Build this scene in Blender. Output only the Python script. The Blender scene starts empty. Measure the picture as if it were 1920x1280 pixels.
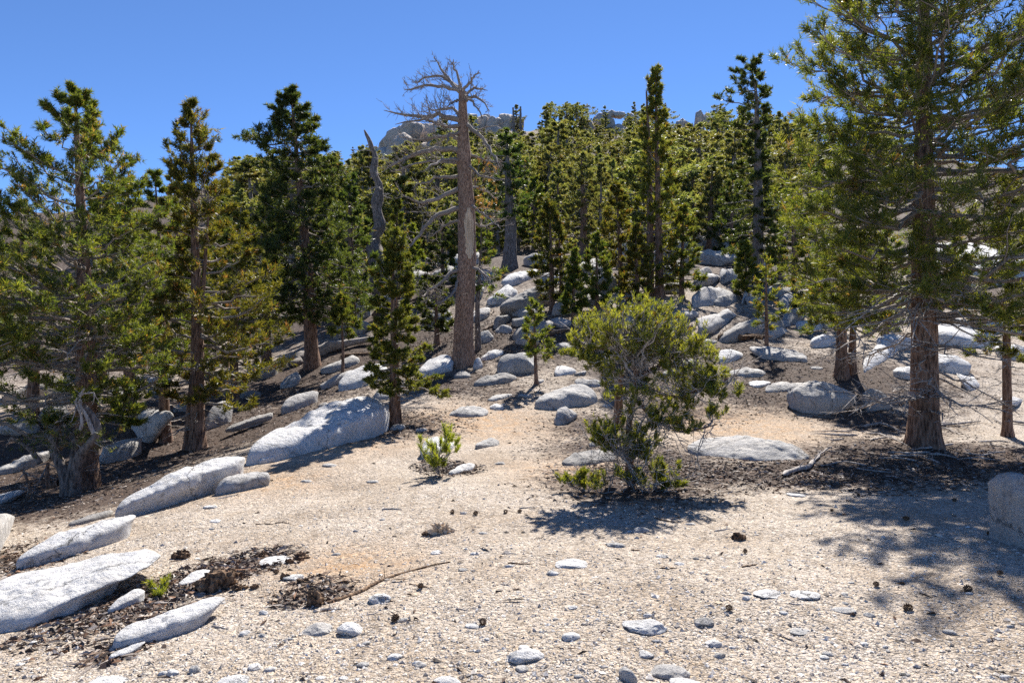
import bpy, math
import numpy as np
from mathutils import Vector

# ------------------------------------------------------------------ camera, sky, sun, exposure
SC = bpy.context.scene
COL = SC.collection
FP, CX, CY, EYE = 1300.0, 960.0, 640.0, 1.6          # focal length in photo pixels, photo centre, eye height
SUN_EL, SUN_AZ = math.radians(47), math.radians(17)  # sun beyond the hill, a little to the right

cd = bpy.data.cameras.new('camera')
cd.sensor_width = 36.0
cd.lens = 36.0 * FP / 1920.0
cd.clip_start, cd.clip_end = 0.05, 3000
cam = bpy.data.objects.new('camera', cd)
cam.location = (0, 0, EYE)
cam.rotation_euler = (math.radians(90), 0, 0)
COL.objects.link(cam)
SC.camera = cam

w = bpy.data.worlds.new('World'); SC.world = w; w.use_nodes = True
nt = w.node_tree
sky = nt.nodes.new('ShaderNodeTexSky'); sky.sky_type = 'NISHITA'; sky.sun_disc = False
sky.sun_elevation = SUN_EL; sky.sun_rotation = SUN_AZ
sky.altitude = 2000; sky.air_density = 0.75; sky.dust_density = 0.0; sky.ozone_density = 10.0
nt.nodes['Background'].inputs['Strength'].default_value = 0.093
nt.links.new(sky.outputs[0], nt.nodes['Background'].inputs[0])

sd = bpy.data.lights.new('sun', 'SUN'); sd.energy = 5.0; sd.angle = math.radians(0.53); sd.color = (1.0, 0.955, 0.89)
sun = bpy.data.objects.new('sun', sd); COL.objects.link(sun)
svec = Vector((math.sin(SUN_AZ) * math.cos(SUN_EL), math.cos(SUN_AZ) * math.cos(SUN_EL), math.sin(SUN_EL)))
sun.rotation_euler = svec.to_track_quat('Z', 'Y').to_euler()
sun.location = (20, 60, 60)

SC.view_settings.view_transform = 'Standard'
SC.view_settings.look = 'None'
SC.view_settings.gamma = 1.0
SC.view_settings.exposure = 1.1
SC.view_settings.use_curve_mapping = False
SC.render.engine = 'CYCLES'
SC.cycles.use_denoising = False
SC.cycles.max_bounces = 6
SC.cycles.diffuse_bounces = 3
SC.cycles.transmission_bounces = 3
SC.cycles.sample_clamp_indirect = 6

rng = np.random.default_rng(7)

# ------------------------------------------------------------------ helpers
def tag(o, label=None, cat=None, group=None, kind=None):
    if label: o['label'] = label
    if cat: o['category'] = cat
    if group: o['group'] = group
    if kind: o['kind'] = kind
    return o

def mesh_data(name, V, F, mat, smooth=True, color=None):
    me = bpy.data.meshes.new(name)
    V = np.ascontiguousarray(V, dtype=np.float32)
    Fs = F if isinstance(F, list) else [F]
    Fs = [np.asarray(a, dtype=np.int32) for a in Fs if len(a)]
    me.vertices.add(len(V)); me.vertices.foreach_set('co', V.ravel())
    loops = np.concatenate([a.ravel() for a in Fs])
    tot = np.concatenate([np.full(len(a), a.shape[1], np.int32) for a in Fs])
    start = np.concatenate([[0], np.cumsum(tot)[:-1]]).astype(np.int32)
    me.loops.add(len(loops)); me.loops.foreach_set('vertex_index', loops)
    me.polygons.add(len(tot)); me.polygons.foreach_set('loop_start', start)
    me.polygons.foreach_set('use_smooth', np.full(len(tot), smooth, dtype=bool))
    if color is not None:
        at = me.color_attributes.new('tint', 'FLOAT_COLOR', 'POINT')
        c = np.ones((len(V), 4), np.float32); c[:, :3] = color
        at.data.foreach_set('color', c.ravel())
    me.update(calc_edges=True)
    me.materials.append(mat)
    return me

def obj(name, me, parent=None, loc=(0, 0, 0)):
    o = bpy.data.objects.new(name, me)
    o.location = loc
    if parent is not None: o.parent = parent
    COL.objects.link(o)
    return o

def empty(name, loc):
    o = bpy.data.objects.new(name, None); o.location = loc
    o.empty_display_size = 0.2
    COL.objects.link(o)
    return o

def hash3(i, j, k, seed):
    h = (i * 374761393 + j * 668265263 + k * 2147483647 + seed * 1274126177) & 0xFFFFFFFF
    h = ((h ^ (h >> 13)) * 1274126177) & 0xFFFFFFFF
    return ((h ^ (h >> 16)) & 0xFFFF) / 32767.5 - 1.0

def noise3(P, seed=0):
    P = np.asarray(P, float); I = np.floor(P).astype(np.int64); f = P - I
    u = f * f * (3 - 2 * f); out = 0
    for a in (0, 1):
        for b in (0, 1):
            for c in (0, 1):
                wgt = (u[..., 0] if a else 1 - u[..., 0]) * (u[..., 1] if b else 1 - u[..., 1]) * (u[..., 2] if c else 1 - u[..., 2])
                out = out + wgt * hash3(I[..., 0] + a, I[..., 1] + b, I[..., 2] + c, seed)
    return out

def fbm(P, octs=4, seed=0, gain=0.5):
    s, a = 0, 1.0
    for o in range(octs):
        s = s + a * noise3(np.asarray(P) * 2 ** o + 17.3 * o, seed + o); a *= gain
    return s

def unit(v): return v / np.maximum(np.linalg.norm(v, axis=-1, keepdims=True), 1e-9)

# ------------------------------------------------------------------ terrain height field
def at_px(px, py, d): return np.array([(px - CX) / FP * d, d, EYE - (py - CY) / FP * d])
_ctrl = [at_px(*c) for c in (
    (0, 1280, 3.55), (960, 1280, 3.25), (1920, 1280, 3.15), (0, 1000, 7.3), (500, 1000, 6.1), (960, 1000, 5.8), (1920, 1000, 5.4),
    (230, 950, 7.8), (160, 918, 10.5), (370, 843, 13), (460, 855, 10.2), (737, 793, 12), (585, 692, 21), (868, 692, 18), (700, 740, 15),
    (960, 900, 8.1), (960, 800, 12.3), (1185, 915, 7.5), (1735, 838, 10), (1890, 825, 10.8), (1500, 870, 9), (1400, 800, 12), (1540, 770, 13.2),
    (1440, 640, 19), (1600, 690, 15.5), (1340, 570, 23), (1420, 525, 30), (1310, 492, 31), (1235, 560, 23), (1035, 590, 22), (957, 510, 33), (1005, 700, 16.5),
    (1095, 480, 38), (705, 560, 30), (245, 780, 15), (440, 760, 17), (0, 850, 13), (0, 740, 20), (300, 700, 24), (-400, 830, 16), (600, 600, 30), (300, 620, 35),
    (1850, 720, 15), (1850, 640, 20), (1850, 560, 27), (1850, 450, 40), (2300, 700, 16),
    (650, 345, 95), (720, 300, 102), (800, 268, 106), (950, 250, 110), (1100, 247, 110), (1320, 247, 110), (1500, 268, 105), (1900, 320, 95), (2400, 360, 90),
    (480, 350, 95), (300, 370, 95), (0, 410, 90), (-500, 430, 90),
    (1000, 395, 62), (700, 425, 62), (1300, 395, 62), (300, 485, 60), (0, 520, 60), (1700, 400, 62), (-500, 520, 60))]
_ctrl += [np.array(c, float) for c in ((0, -6, .1), (-8, -6, -.5), (8, -6, .4), (-14, 3, -1.2), (12, 3, .5), (0, 1, .02), (-60, -10, -4), (60, -10, 3), (-90, 40, -2), (90, 40, 9),
           (-70, 130, 20), (0, 135, 36), (70, 135, 32), (-150, 100, 18), (150, 100, 30), (-150, 0, -6), (150, 0, 6), (0, 190, 28), (-150, 190, 14), (150, 190, 24), (0, -40, -1), (-150, -40, -9), (150, -40, 5))]
_ctrl = np.array(_ctrl)
def _U(r2): return 0.5 * r2 * np.log(np.maximum(r2, 1e-9))
_C = _ctrl[:, :2]
_n = len(_C)
_K = _U(((_C[:, None] - _C[None]) ** 2).sum(-1)) + np.eye(_n) * 0.4
_Pm = np.c_[np.ones(_n), _C]
_A = np.block([[_K, _Pm], [_Pm.T, np.zeros((3, 3))]])
_w = np.linalg.solve(_A, np.r_[_ctrl[:, 2], 0, 0, 0])
def HT(x, y):
    x = np.asarray(x, float); y = np.asarray(y, float); sh = np.broadcast(x, y).shape
    q = np.stack([np.broadcast_to(x, sh).ravel(), np.broadcast_to(y, sh).ravel()], 1)
    out = np.empty(len(q))
    for s in range(0, len(q), 40000):
        b = q[s:s + 40000]
        out[s:s + 40000] = _U(((b[:, None] - _C[None]) ** 2).sum(-1)) @ _w[:_n] + _w[_n] + b @ _w[_n + 1:]
    r = np.hypot(q[:, 0], q[:, 1])
    q3 = np.c_[q, np.zeros(len(q))]
    out += 0.035 * fbm(q3 * 0.9, 3, 3) + 0.012 * fbm(q3 * 3.5, 2, 9) + np.clip((r - 14) / 30, 0, 1) * 0.5 * fbm(q3 * 0.22, 3, 5)
    return out.reshape(sh)

_D = np.geomspace(1.8, 150, 300)
def ground(px, py):
    """depth at which the view ray through a photo pixel meets the terrain"""
    x = (px - CX) / FP * _D; z = EYE - (py - CY) / FP * _D
    g = z - HT(x, _D)
    k = np.where(g < 0)[0]
    if not len(k): return 150.0
    k = k[0]
    if k == 0: return _D[0]
    t = g[k - 1] / (g[k - 1] - g[k])
    return _D[k - 1] + t * (_D[k] - _D[k - 1])
def ground_xyz(px, py):
    d = ground(px, py); x = (px - CX) / FP * d
    return np.array([x, d, float(HT(x, d))])

# ------------------------------------------------------------------ materials
def new_mat(name):
    m = bpy.data.materials.new(name); m.use_nodes = True
    n = m.node_tree.nodes; b = n['Principled BSDF']
    return m, m.node_tree, b
def N(nt, t, **kw):
    n = nt.nodes.new(t)
    for k, v in kw.items():
        if k in n.inputs: n.inputs[k].default_value = v
        else: setattr(n, k, v)
    return n
def ramp(nt, fac, stops):
    r = nt.nodes.new('ShaderNodeValToRGB'); cr = r.color_ramp
    while len(cr.elements) < len(stops): cr.elements.new(0.5)
    for e, (p, c) in zip(cr.elements, stops):
        e.position = p; e.color = (*c, 1) if len(c) == 3 else c
    nt.links.new(fac, r.inputs[0]); return r.outputs[0]
def mix(nt, fac, a, b, mode='MIX'):
    m = nt.nodes.new('ShaderNodeMix'); m.data_type = 'RGBA'; m.blend_type = mode
    for sock, v in ((m.inputs[0], fac), (m.inputs[6], a), (m.inputs[7], b)):
        if isinstance(v, (int, float)): sock.default_value = v
        elif isinstance(v, tuple): sock.default_value = (*v, 1)
        else: nt.links.new(v, sock)
    return m.outputs[2]
def math_n(nt, op, a, b=0.0):
    m = nt.nodes.new('ShaderNodeMath'); m.operation = op
    for s, v in ((m.inputs[0], a), (m.inputs[1], b)):
        if isinstance(v, (int, float)): s.default_value = v
        else: nt.links.new(v, s)
    return m.outputs[0]
def bump(nt, bsdf, h, dist, strength=1.0, prev=None):
    b = nt.nodes.new('ShaderNodeBump'); b.inputs['Strength'].default_value = strength; b.inputs['Distance'].default_value = dist
    nt.links.new(h, b.inputs['Height'])
    if prev is not None: nt.links.new(prev, b.inputs['Normal'])
    nt.links.new(b.outputs[0], bsdf.inputs['Normal']); return b.outputs[0]

def make_ground():
    m, nt, b = new_mat('decomposed_granite'); L = nt.links
    tc = N(nt, 'ShaderNodeTexCoord'); O = tc.outputs['Object']
    v1 = N(nt, 'ShaderNodeTexVoronoi', Scale=75.0); L.new(O, v1.inputs['Vector'])
    v2 = N(nt, 'ShaderNodeTexVoronoi', Scale=28.0); L.new(O, v2.inputs['Vector'])
    n1 = N(nt, 'ShaderNodeTexNoise', Scale=0.9, Detail=5.0, Roughness=0.6); L.new(O, n1.inputs['Vector'])
    n2 = N(nt, 'ShaderNodeTexNoise', Scale=7.0, Detail=6.0, Roughness=0.7); L.new(O, n2.inputs['Vector'])
    sep = N(nt, 'ShaderNodeSeparateColor'); L.new(v1.outputs['Color'], sep.inputs[0])
    c = ramp(nt, sep.outputs[0], [(0.0, (.22, .19, .16)), (.10, (.36, .31, .26)), (.45, (.48, .425, .365)), (.75, (.56, .51, .455)), (.9, (.52, .42, .31)), (1.0, (.68, .65, .61))])
    sep2 = N(nt, 'ShaderNodeSeparateColor'); L.new(v2.outputs['Color'], sep2.inputs[0])
    c2 = ramp(nt, sep2.outputs[1], [(0.0, (.5, .47, .44)), (.5, (.95, .93, .9)), (1.0, (1.2, 1.16, 1.1))])
    c = mix(nt, 0.55, c, c2, 'MULTIPLY')
    g = ramp(nt, n1.outputs[0], [(.35, (.86, .80, .73)), (.5, (1, .97, .93)), (.66, (1.08, 1.07, 1.06))])
    c = mix(nt, 1.0, c, g, 'MULTIPLY')
    g2 = ramp(nt, n2.outputs[0], [(.38, (.74, .70, .65)), (.52, (1, 1, 1))])
    c = mix(nt, 0.7, c, g2, 'MULTIPLY')
    # conifer litter (needle duff and cone scales), spread stored per vertex, broken up by noise
    at = N(nt, 'ShaderNodeAttribute', attribute_name='tint'); sa = N(nt, 'ShaderNodeSeparateColor'); L.new(at.outputs['Color'], sa.inputs[0])
    n3 = N(nt, 'ShaderNodeTexNoise', Scale=5.0, Detail=8.0, Roughness=0.75); L.new(O, n3.inputs['Vector'])
    n4 = N(nt, 'ShaderNodeTexNoise', Scale=55.0, Detail=4.0, Roughness=0.8); L.new(O, n4.inputs['Vector'])
    lit = math_n(nt, 'ADD', sa.outputs[0], math_n(nt, 'MULTIPLY', math_n(nt, 'SUBTRACT', n3.outputs[0], .5), 1.6))
    lit = math_n(nt, 'ADD', lit, math_n(nt, 'MULTIPLY', math_n(nt, 'SUBTRACT', n4.outputs[0], .5), .9))
    lm = ramp(nt, lit, [(.36, (0, 0, 0)), (.66, (1, 1, 1))])
    lc = ramp(nt, n4.outputs[0], [(.3, (.026, .018, .013)), (.5, (.078, .052, .038)), (.62, (.14, .096, .07)), (.78, (.27, .21, .165))])
    c = mix(nt, lm, c, lc)
    # iron-stained ochre grit
    oc = math_n(nt, 'MULTIPLY', sa.outputs[1], ramp(nt, n2.outputs[0], [(.4, (.2, .2, .2)), (.6, (1, 1, 1))]))
    c = mix(nt, oc, c, mix(nt, 1.0, c, (1.0, .70, .40), 'MULTIPLY'))
    L.new(c, b.inputs['Base Color']); b.inputs['Roughness'].default_value = 0.9; b.inputs['Specular IOR Level'].default_value = 0.25
    h1 = bump(nt, b, v1.outputs['Distance'], -0.012)
    h2 = bump(nt, b, v2.outputs['Distance'], -0.02, 0.8, h1)
    bump(nt, b, n4.outputs[0], 0.02, 0.6, h2)
    return m

def make_granite(name, base, warm, stain=0.5, far=False, lich=0.5):
    m, nt, b = new_mat(name); L = nt.links
    tc = N(nt, 'ShaderNodeTexCoord'); O = tc.outputs['Object']
    ob = N(nt, 'ShaderNodeObjectInfo')
    add = N(nt, 'ShaderNodeVectorMath', operation='ADD'); L.new(O, add.inputs[0])
    comb = N(nt, 'ShaderNodeCombineXYZ'); r10 = math_n(nt, 'MULTIPLY', ob.outputs['Random'], 40.0)
    L.new(r10, comb.inputs[0]); L.new(r10, comb.inputs[1]); L.new(comb.outputs[0], add.inputs[1]); O = add.outputs[0]
    k = 0.12 if far else 1.0
    sp = N(nt, 'ShaderNodeTexNoise', Scale=130.0 * k, Detail=2.0, Roughness=0.8); L.new(O, sp.inputs['Vector'])
    md = N(nt, 'ShaderNodeTexNoise', Scale=14.0 * k, Detail=8.0, Roughness=0.7); L.new(O, md.inputs['Vector'])
    lo = N(nt, 'ShaderNodeTexNoise', Scale=2.2 * k, Detail=6.0, Roughness=0.62); L.new(O, lo.inputs['Vector'])
    stv = N(nt, 'ShaderNodeMapping'); stv.inputs['Scale'].default_value = (1, 1, .22); L.new(O, stv.inputs['Vector'])
    st = N(nt, 'ShaderNodeTexNoise', Scale=4.5 * k, Detail=6.0, Roughness=0.7); L.new(stv.outputs[0], st.inputs['Vector'])
    c = ramp(nt, lo.outputs[0], [(.3, tuple(x * .84 for x in base)), (.5, base), (.68, warm)])
    c = mix(nt, 0.8, c, ramp(nt, md.outputs[0], [(.33, (.66, .64, .61)), (.48, (.97, .96, .95)), (.7, (1.08, 1.08, 1.07))]), 'MULTIPLY')
    c = mix(nt, 0.75, c, ramp(nt, sp.outputs[0], [(.34, (.48, .47, .46)), (.45, (.97, .97, .97)), (.62, (1.06, 1.06, 1.06))]), 'MULTIPLY')
    stm = math_n(nt, 'MULTIPLY', ramp(nt, st.outputs[0], [(.50, (0, 0, 0)), (.64, (1, 1, 1))]), stain)
    c = mix(nt, stm, c, (.15, .14, .135))
    # black and grey lichen spots with crisp rims
    lv = N(nt, 'ShaderNodeTexVoronoi', Scale=9.0 * k); L.new(O, lv.inputs['Vector'])
    lf = math_n(nt, 'ADD', lv.outputs['Distance'], math_n(nt, 'MULTIPLY', math_n(nt, 'SUBTRACT', md.outputs[0], .5), 1.4))
    lmk = math_n(nt, 'MULTIPLY', ramp(nt, lf, [(.12, (1, 1, 1)), (.20, (0, 0, 0))]), lich)
    c = mix(nt, lmk, c, (.12, .12, .115))
    L.new(c, b.inputs['Base Color']); b.inputs['Roughness'].default_value = 0.82; b.inputs['Specular IOR Level'].default_value = 0.3
    h1 = bump(nt, b, lo.outputs[0], 0.12 / k, 0.5)
    h2 = bump(nt, b, md.outputs[0], 0.05 / k, 0.9, h1)
    cr = N(nt, 'ShaderNodeTexVoronoi', Scale=.7 * k, feature='DISTANCE_TO_EDGE')
    wv = N(nt, 'ShaderNodeVectorMath', operation='ADD'); L.new(O, wv.inputs[0]); wm = N(nt, 'ShaderNodeVectorMath', operation='SCALE'); L.new(md.outputs['Color'], wm.inputs[0]); wm.inputs['Scale'].default_value = .25; L.new(wm.outputs[0], wv.inputs[1]); L.new(wv.outputs[0], cr.inputs['Vector'])
    crk = ramp(nt, cr.outputs['Distance'], [(0.0, (0, 0, 0)), (.012, (1, 1, 1))])
    h3 = bump(nt, b, crk, 0.025 / k, 0.7, h2)
    bump(nt, b, sp.outputs[0], 0.006 / k, 0.7, h3)
    return m

def make_bark(name, dark, mid, lite, zs=0.22, scale=22.0, dist=0.02):
    m, nt, b = new_mat(name); L = nt.links
    tc = N(nt, 'ShaderNodeTexCoord'); mp = N(nt, 'ShaderNodeMapping'); mp.inputs['Scale'].default_value = (1, 1, zs); L.new(tc.outputs['Object'], mp.inputs[0])
    n = N(nt, 'ShaderNodeTexNoise', Scale=scale, Detail=6.0, Roughness=0.7); L.new(mp.outputs[0], n.inputs['Vector'])
    v = N(nt, 'ShaderNodeTexVoronoi', Scale=scale * 1.3); L.new(mp.outputs[0], v.inputs['Vector'])
    n2 = N(nt, 'ShaderNodeTexNoise', Scale=2.2, Detail=4.0); L.new(tc.outputs['Object'], n2.inputs['Vector'])
    f = math_n(nt, 'ADD', math_n(nt, 'MULTIPLY', n.outputs[0], .7), math_n(nt, 'MULTIPLY', v.outputs['Distance'], .45))
    c = ramp(nt, f, [(.36, dark), (.52, mid), (.72, lite)])
    c = mix(nt, .6, c, ramp(nt, n2.outputs[0], [(.35, (.7, .66, .62)), (.6, (1.15, 1.1, 1.08))]), 'MULTIPLY')
    L.new(c, b.inputs['Base Color']); b.inputs['Roughness'].default_value = .85; b.inputs['Specular IOR Level'].default_value = .3
    bump(nt, b, f, dist, 1.0)
    return m

def make_needles():
    m, nt, b = new_mat('pine_needles'); L = nt.links
    at = N(nt, 'ShaderNodeAttribute', attribute_name='tint')
    ob = N(nt, 'ShaderNodeObjectInfo')
    hv = N(nt, 'ShaderNodeHueSaturation'); L.new(at.outputs['Color'], hv.inputs['Color'])
    L.new(math_n(nt, 'ADD', math_n(nt, 'MULTIPLY', ob.outputs['Random'], .035), .485), hv.inputs['Hue'])
    L.new(math_n(nt, 'ADD', math_n(nt, 'MULTIPLY', ob.outputs['Random'], .42), .80), hv.inputs['Value'])
    L.new(hv.outputs[0], b.inputs['Base Color']); b.inputs['Roughness'].default_value = .5; b.inputs['Specular IOR Level'].default_value = .45
    tr = N(nt, 'ShaderNodeBsdfTranslucent')
    L.new(mix(nt, 1.0, hv.outputs[0], (2.1, 1.95, 0.9), 'MULTIPLY'), tr.inputs['Color'])
    ms = N(nt, 'ShaderNodeMixShader'); ms.inputs[0].default_value = .5
    L.new(b.outputs[0], ms.inputs[1]); L.new(tr.outputs[0], ms.inputs[2])
    L.new(ms.outputs[0], nt.nodes['Material Output'].inputs['Surface'])
    return m

def make_tinted(name, rough=.85, spec=.3):
    m, nt, b = new_mat(name); L = nt.links
    at = N(nt, 'ShaderNodeAttribute', attribute_name='tint')
    tc = N(nt, 'ShaderNodeTexCoord')
    n = N(nt, 'ShaderNodeTexNoise', Scale=160.0, Detail=3.0); L.new(tc.outputs['Object'], n.inputs['Vector'])
    L.new(mix(nt, .8, at.outputs['Color'], ramp(nt, n.outputs[0], [(.35, (.55, .54, .53)), (.55, (1.1, 1.1, 1.1))]), 'MULTIPLY'), b.inputs['Base Color'])
    b.inputs['Roughness'].default_value = rough; b.inputs['Specular IOR Level'].default_value = spec
    return m

M_GROUND = make_ground()
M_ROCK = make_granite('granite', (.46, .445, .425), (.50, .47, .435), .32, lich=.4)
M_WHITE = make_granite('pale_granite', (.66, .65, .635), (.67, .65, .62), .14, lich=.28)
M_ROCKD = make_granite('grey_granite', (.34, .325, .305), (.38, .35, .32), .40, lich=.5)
M_CLIFF = make_granite('weathered_granite', (.56, .48, .41), (.60, .49, .40), .3, far=True, lich=.2)
M_BARK = make_bark('pine_bark', (.036, .022, .015), (.15, .088, .058), (.27, .18, .13))
M_BARKG = make_bark('grey_bark', (.04, .034, .03), (.13, .108, .093), (.25, .215, .19))
M_TWIG = make_bark('twig_bark', (.085, .07, .06), (.21, .175, .145), (.36, .32, .28), 1.0, 60.0, .003)
M_DEAD = make_bark('dead_wood', (.13, .115, .10), (.28, .25, .225), (.44, .41, .38), .12, 40.0, .006)
M_SNAG = make_bark('dead_pine_bark', (.06, .038, .026), (.225, .14, .095), (.36, .25, .18), .3, 30.0, .012)
M_BARE = make_bark('bare_wood', (.30, .21, .13), (.50, .38, .25), (.64, .52, .38), .06, 30.0, .004)
M_ROT = make_bark('rotten_wood', (.03, .02, .014), (.10, .06, .035), (.26, .17, .10), .3, 30.0, .012)
M_NEEDLE = make_needles()
M_PEB = make_tinted('loose_grit')
M_LIT = make_tinted('conifer_litter', .75, .4)

# ------------------------------------------------------------------ terrain meshes
def axis(a, b, n_, dense, c=0.0):
    u = np.linspace(-1, 1, n_); s = np.sinh(u * dense) / np.sinh(dense)
    return np.where(s < 0, c + s * (c - a), c + s * (b - c))
LITTER = []       # (x, y, radius, weight)
for px, py, r, wt in ((90, 900, 2.0, .9), (200, 930, 1.6, .8), (40, 950, 1.4, .7), (330, 850, 2.0, .9), (450, 800, 2.0, .9), (560, 745, 2.0, .85), (500, 720, 3, .9), (300, 770, 3.5, .9), (100, 800, 3.5, .9), (640, 740, 1.5, .6),
                      (740, 800, 1.1, .7), (790, 790, .9, .55), (850, 720, 1.7, .75), (930, 735, 1.2, .6), (880, 660, 2.2, .8), (1000, 650, 2.0, .7), (1050, 640, 2.4, .8), (960, 620, 2.0, .8), (700, 660, 3.0, .8), (780, 640, 3, .8),
                      (1185, 905, 1.1, .85), (1130, 840, 1.2, .7), (1120, 800, 1.1, .7), (1300, 890, .9, .85), (1420, 890, .8, .8), (1550, 880, 1.1, .85), (1680, 860, 1.4, .9), (1800, 860, 1.4, .95), (1900, 860, 1.5, .9), (1240, 860, 1.0, .8), (1600, 905, .5, .6), (1750, 895, .6, .6),
                      (1240, 760, 1.5, .7), (1200, 700, 2.2, .7), (1420, 740, 1.1, .8), (1480, 700, 2.0, .8), (1400, 660, 2.0, .7), (1600, 700, 2.5, .8), (1650, 790, 1.2, .8), (1330, 660, 2.0, .7), (1430, 610, 3, .6),
                      (850, 880, .35, .6), (820, 875, .3, .6), (430, 1065, .3, .5), (500, 1050, .25, .42), (380, 1090, .3, .5), (290, 1110, .25, .45), (150, 1170, .3, .5), (250, 1140, .25, .5), (590, 1110, .22, .5), (60, 1040, .5, .5), (20, 1055, .5, .6), (220, 1220, .15, .4),
                      (1880, 700, 2.5, .4)):
    p = ground_xyz(px, py); LITTER.append((p[0], p[1], r, wt))
LITTER = np.array(LITTER)
def litter_mask(x, y):
    m = np.zeros(np.shape(x))
    for a, b, r, wt in LITTER:
        dy = (y - b) / (r * 1.15); dx = (x - a) / r
        m = np.maximum(m, wt * np.clip(1.25 - np.sqrt(dx * dx + dy * dy) * .75, 0, 1))
    hill = np.clip((y - 19) / 12, 0, .72)
    return np.maximum(m, hill)
def build_ground():
    xs = axis(-170, 170, 270, 5.2, 0.0); ys = axis(-60, 200, 290, 5.0, 5.0)
    X, Y = np.meshgrid(xs, ys); Z = HT(X, Y)
    V = np.stack([X, Y, Z], -1).reshape(-1, 3)
    nx, ny = len(xs), len(ys)
    i = np.arange((ny - 1) * (nx - 1)); r, c = i // (nx - 1), i % (nx - 1); a = r * nx + c
    F = np.stack([a, a + 1, a + nx + 1, a + nx], 1)
    col = np.zeros((len(V), 3)); col[:, 0] = litter_mask(V[:, 0], V[:, 1])
    for px, py, r_ in ((650, 1060, .55), (1400, 800, 1.6), (1340, 790, 1.2), (900, 790, 1.6), (500, 900, .8), (1080, 880, .9), (640, 830, 1.2)):
        q = ground_xyz(px, py); col[:, 1] = np.maximum(col[:, 1], np.exp(-((V[:, 0] - q[0]) ** 2 + (V[:, 1] - q[1]) ** 2) / r_ ** 2) * .8)
    o = obj('ground', mesh_data('ground', V, F, M_GROUND, True, col))
    tag(o, 'pale decomposed granite slope with brown conifer litter', 'ground', kind='structure')
build_ground()

# ------------------------------------------------------------------ rocks
def icosphere(sub):
    t = (1 + 5 ** .5) / 2
    V = [(-1, t, 0), (1, t, 0), (-1, -t, 0), (1, -t, 0), (0, -1, t), (0, 1, t), (0, -1, -t), (0, 1, -t), (t, 0, -1), (t, 0, 1), (-t, 0, -1), (-t, 0, 1)]
    F = np.array([(0, 11, 5), (0, 5, 1), (0, 1, 7), (0, 7, 10), (0, 10, 11), (1, 5, 9), (5, 11, 4), (11, 10, 2), (10, 7, 6), (7, 1, 8), (3, 9, 4), (3, 4, 2), (3, 2, 6), (3, 6, 8), (3, 8, 9), (4, 9, 5), (2, 4, 11), (6, 2, 10), (8, 6, 7), (9, 8, 1)])
    V = unit(np.array(V, float))
    for _ in range(sub):
        E = np.sort(np.concatenate([F[:, [0, 1]], F[:, [1, 2]], F[:, [2, 0]]]), 1)
        U_, inv = np.unique(E, axis=0, return_inverse=True); inv = inv.ravel()
        mids = unit(V[U_[:, 0]] + V[U_[:, 1]]); n = len(V); k = len(F)
        a, b, c = inv[:k] + n, inv[k:2 * k] + n, inv[2 * k:] + n
        F = np.concatenate([np.stack([F[:, 0], a, c], 1), np.stack([F[:, 1], b, a], 1), np.stack([F[:, 2], c, b], 1), np.stack([a, b, c], 1)])
        V = np.concatenate([V, mids])
    return V, F
ICO = {s: icosphere(s) for s in range(0, 6)}
def relax(V, F, it):
    a = np.concatenate([F[:, 0], F[:, 1], F[:, 2]]); b = np.concatenate([F[:, 1], F[:, 2], F[:, 0]])
    cnt = np.bincount(a, minlength=len(V))[:, None]
    for _ in range(it):
        V = .4 * V + .6 * np.stack([np.bincount(a, V[b, i], len(V)) for i in range(3)], 1) / cnt
    return V

def radial(poly, nang=180, cz=None):
    P = np.asarray(poly, float); c = P.mean(0)
    # area centroid
    x, y = P[:, 0], P[:, 1]; x2, y2 = np.roll(x, -1), np.roll(y, -1); cr = x * y2 - x2 * y
    A = cr.sum() / 2
    if abs(A) > 1e-6: c = np.array([((x + x2) * cr).sum(), ((y + y2) * cr).sum()]) / (6 * A)
    if cz is not None: c = np.array([.5 * c[0] + .25 * (x.min() + x.max()), cz])
    ang = np.linspace(-np.pi, np.pi, nang, endpoint=False); R = np.zeros(nang)
    for i, a in enumerate(ang):
        dx, dy = math.cos(a), math.sin(a)
        for k in range(len(P)):
            p, q = P[k] - c, P[(k + 1) % len(P)] - c; e = q - p
            den = dx * e[1] - dy * e[0]
            if abs(den) < 1e-12: continue
            t = (p[0] * e[1] - p[1] * e[0]) / den; s = (p[0] * dy - p[1] * dx) / den
            if t > 0 and -1e-9 <= s <= 1 + 1e-9: R[i] = max(R[i], t)
    k = np.exp(-np.arange(-6, 7) ** 2 / 5.0); k /= k.sum()
    R = np.convolve(np.r_[R[-6:], R, R[:6]], k, 'valid')
    return c, R
SEED = [100]
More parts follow.
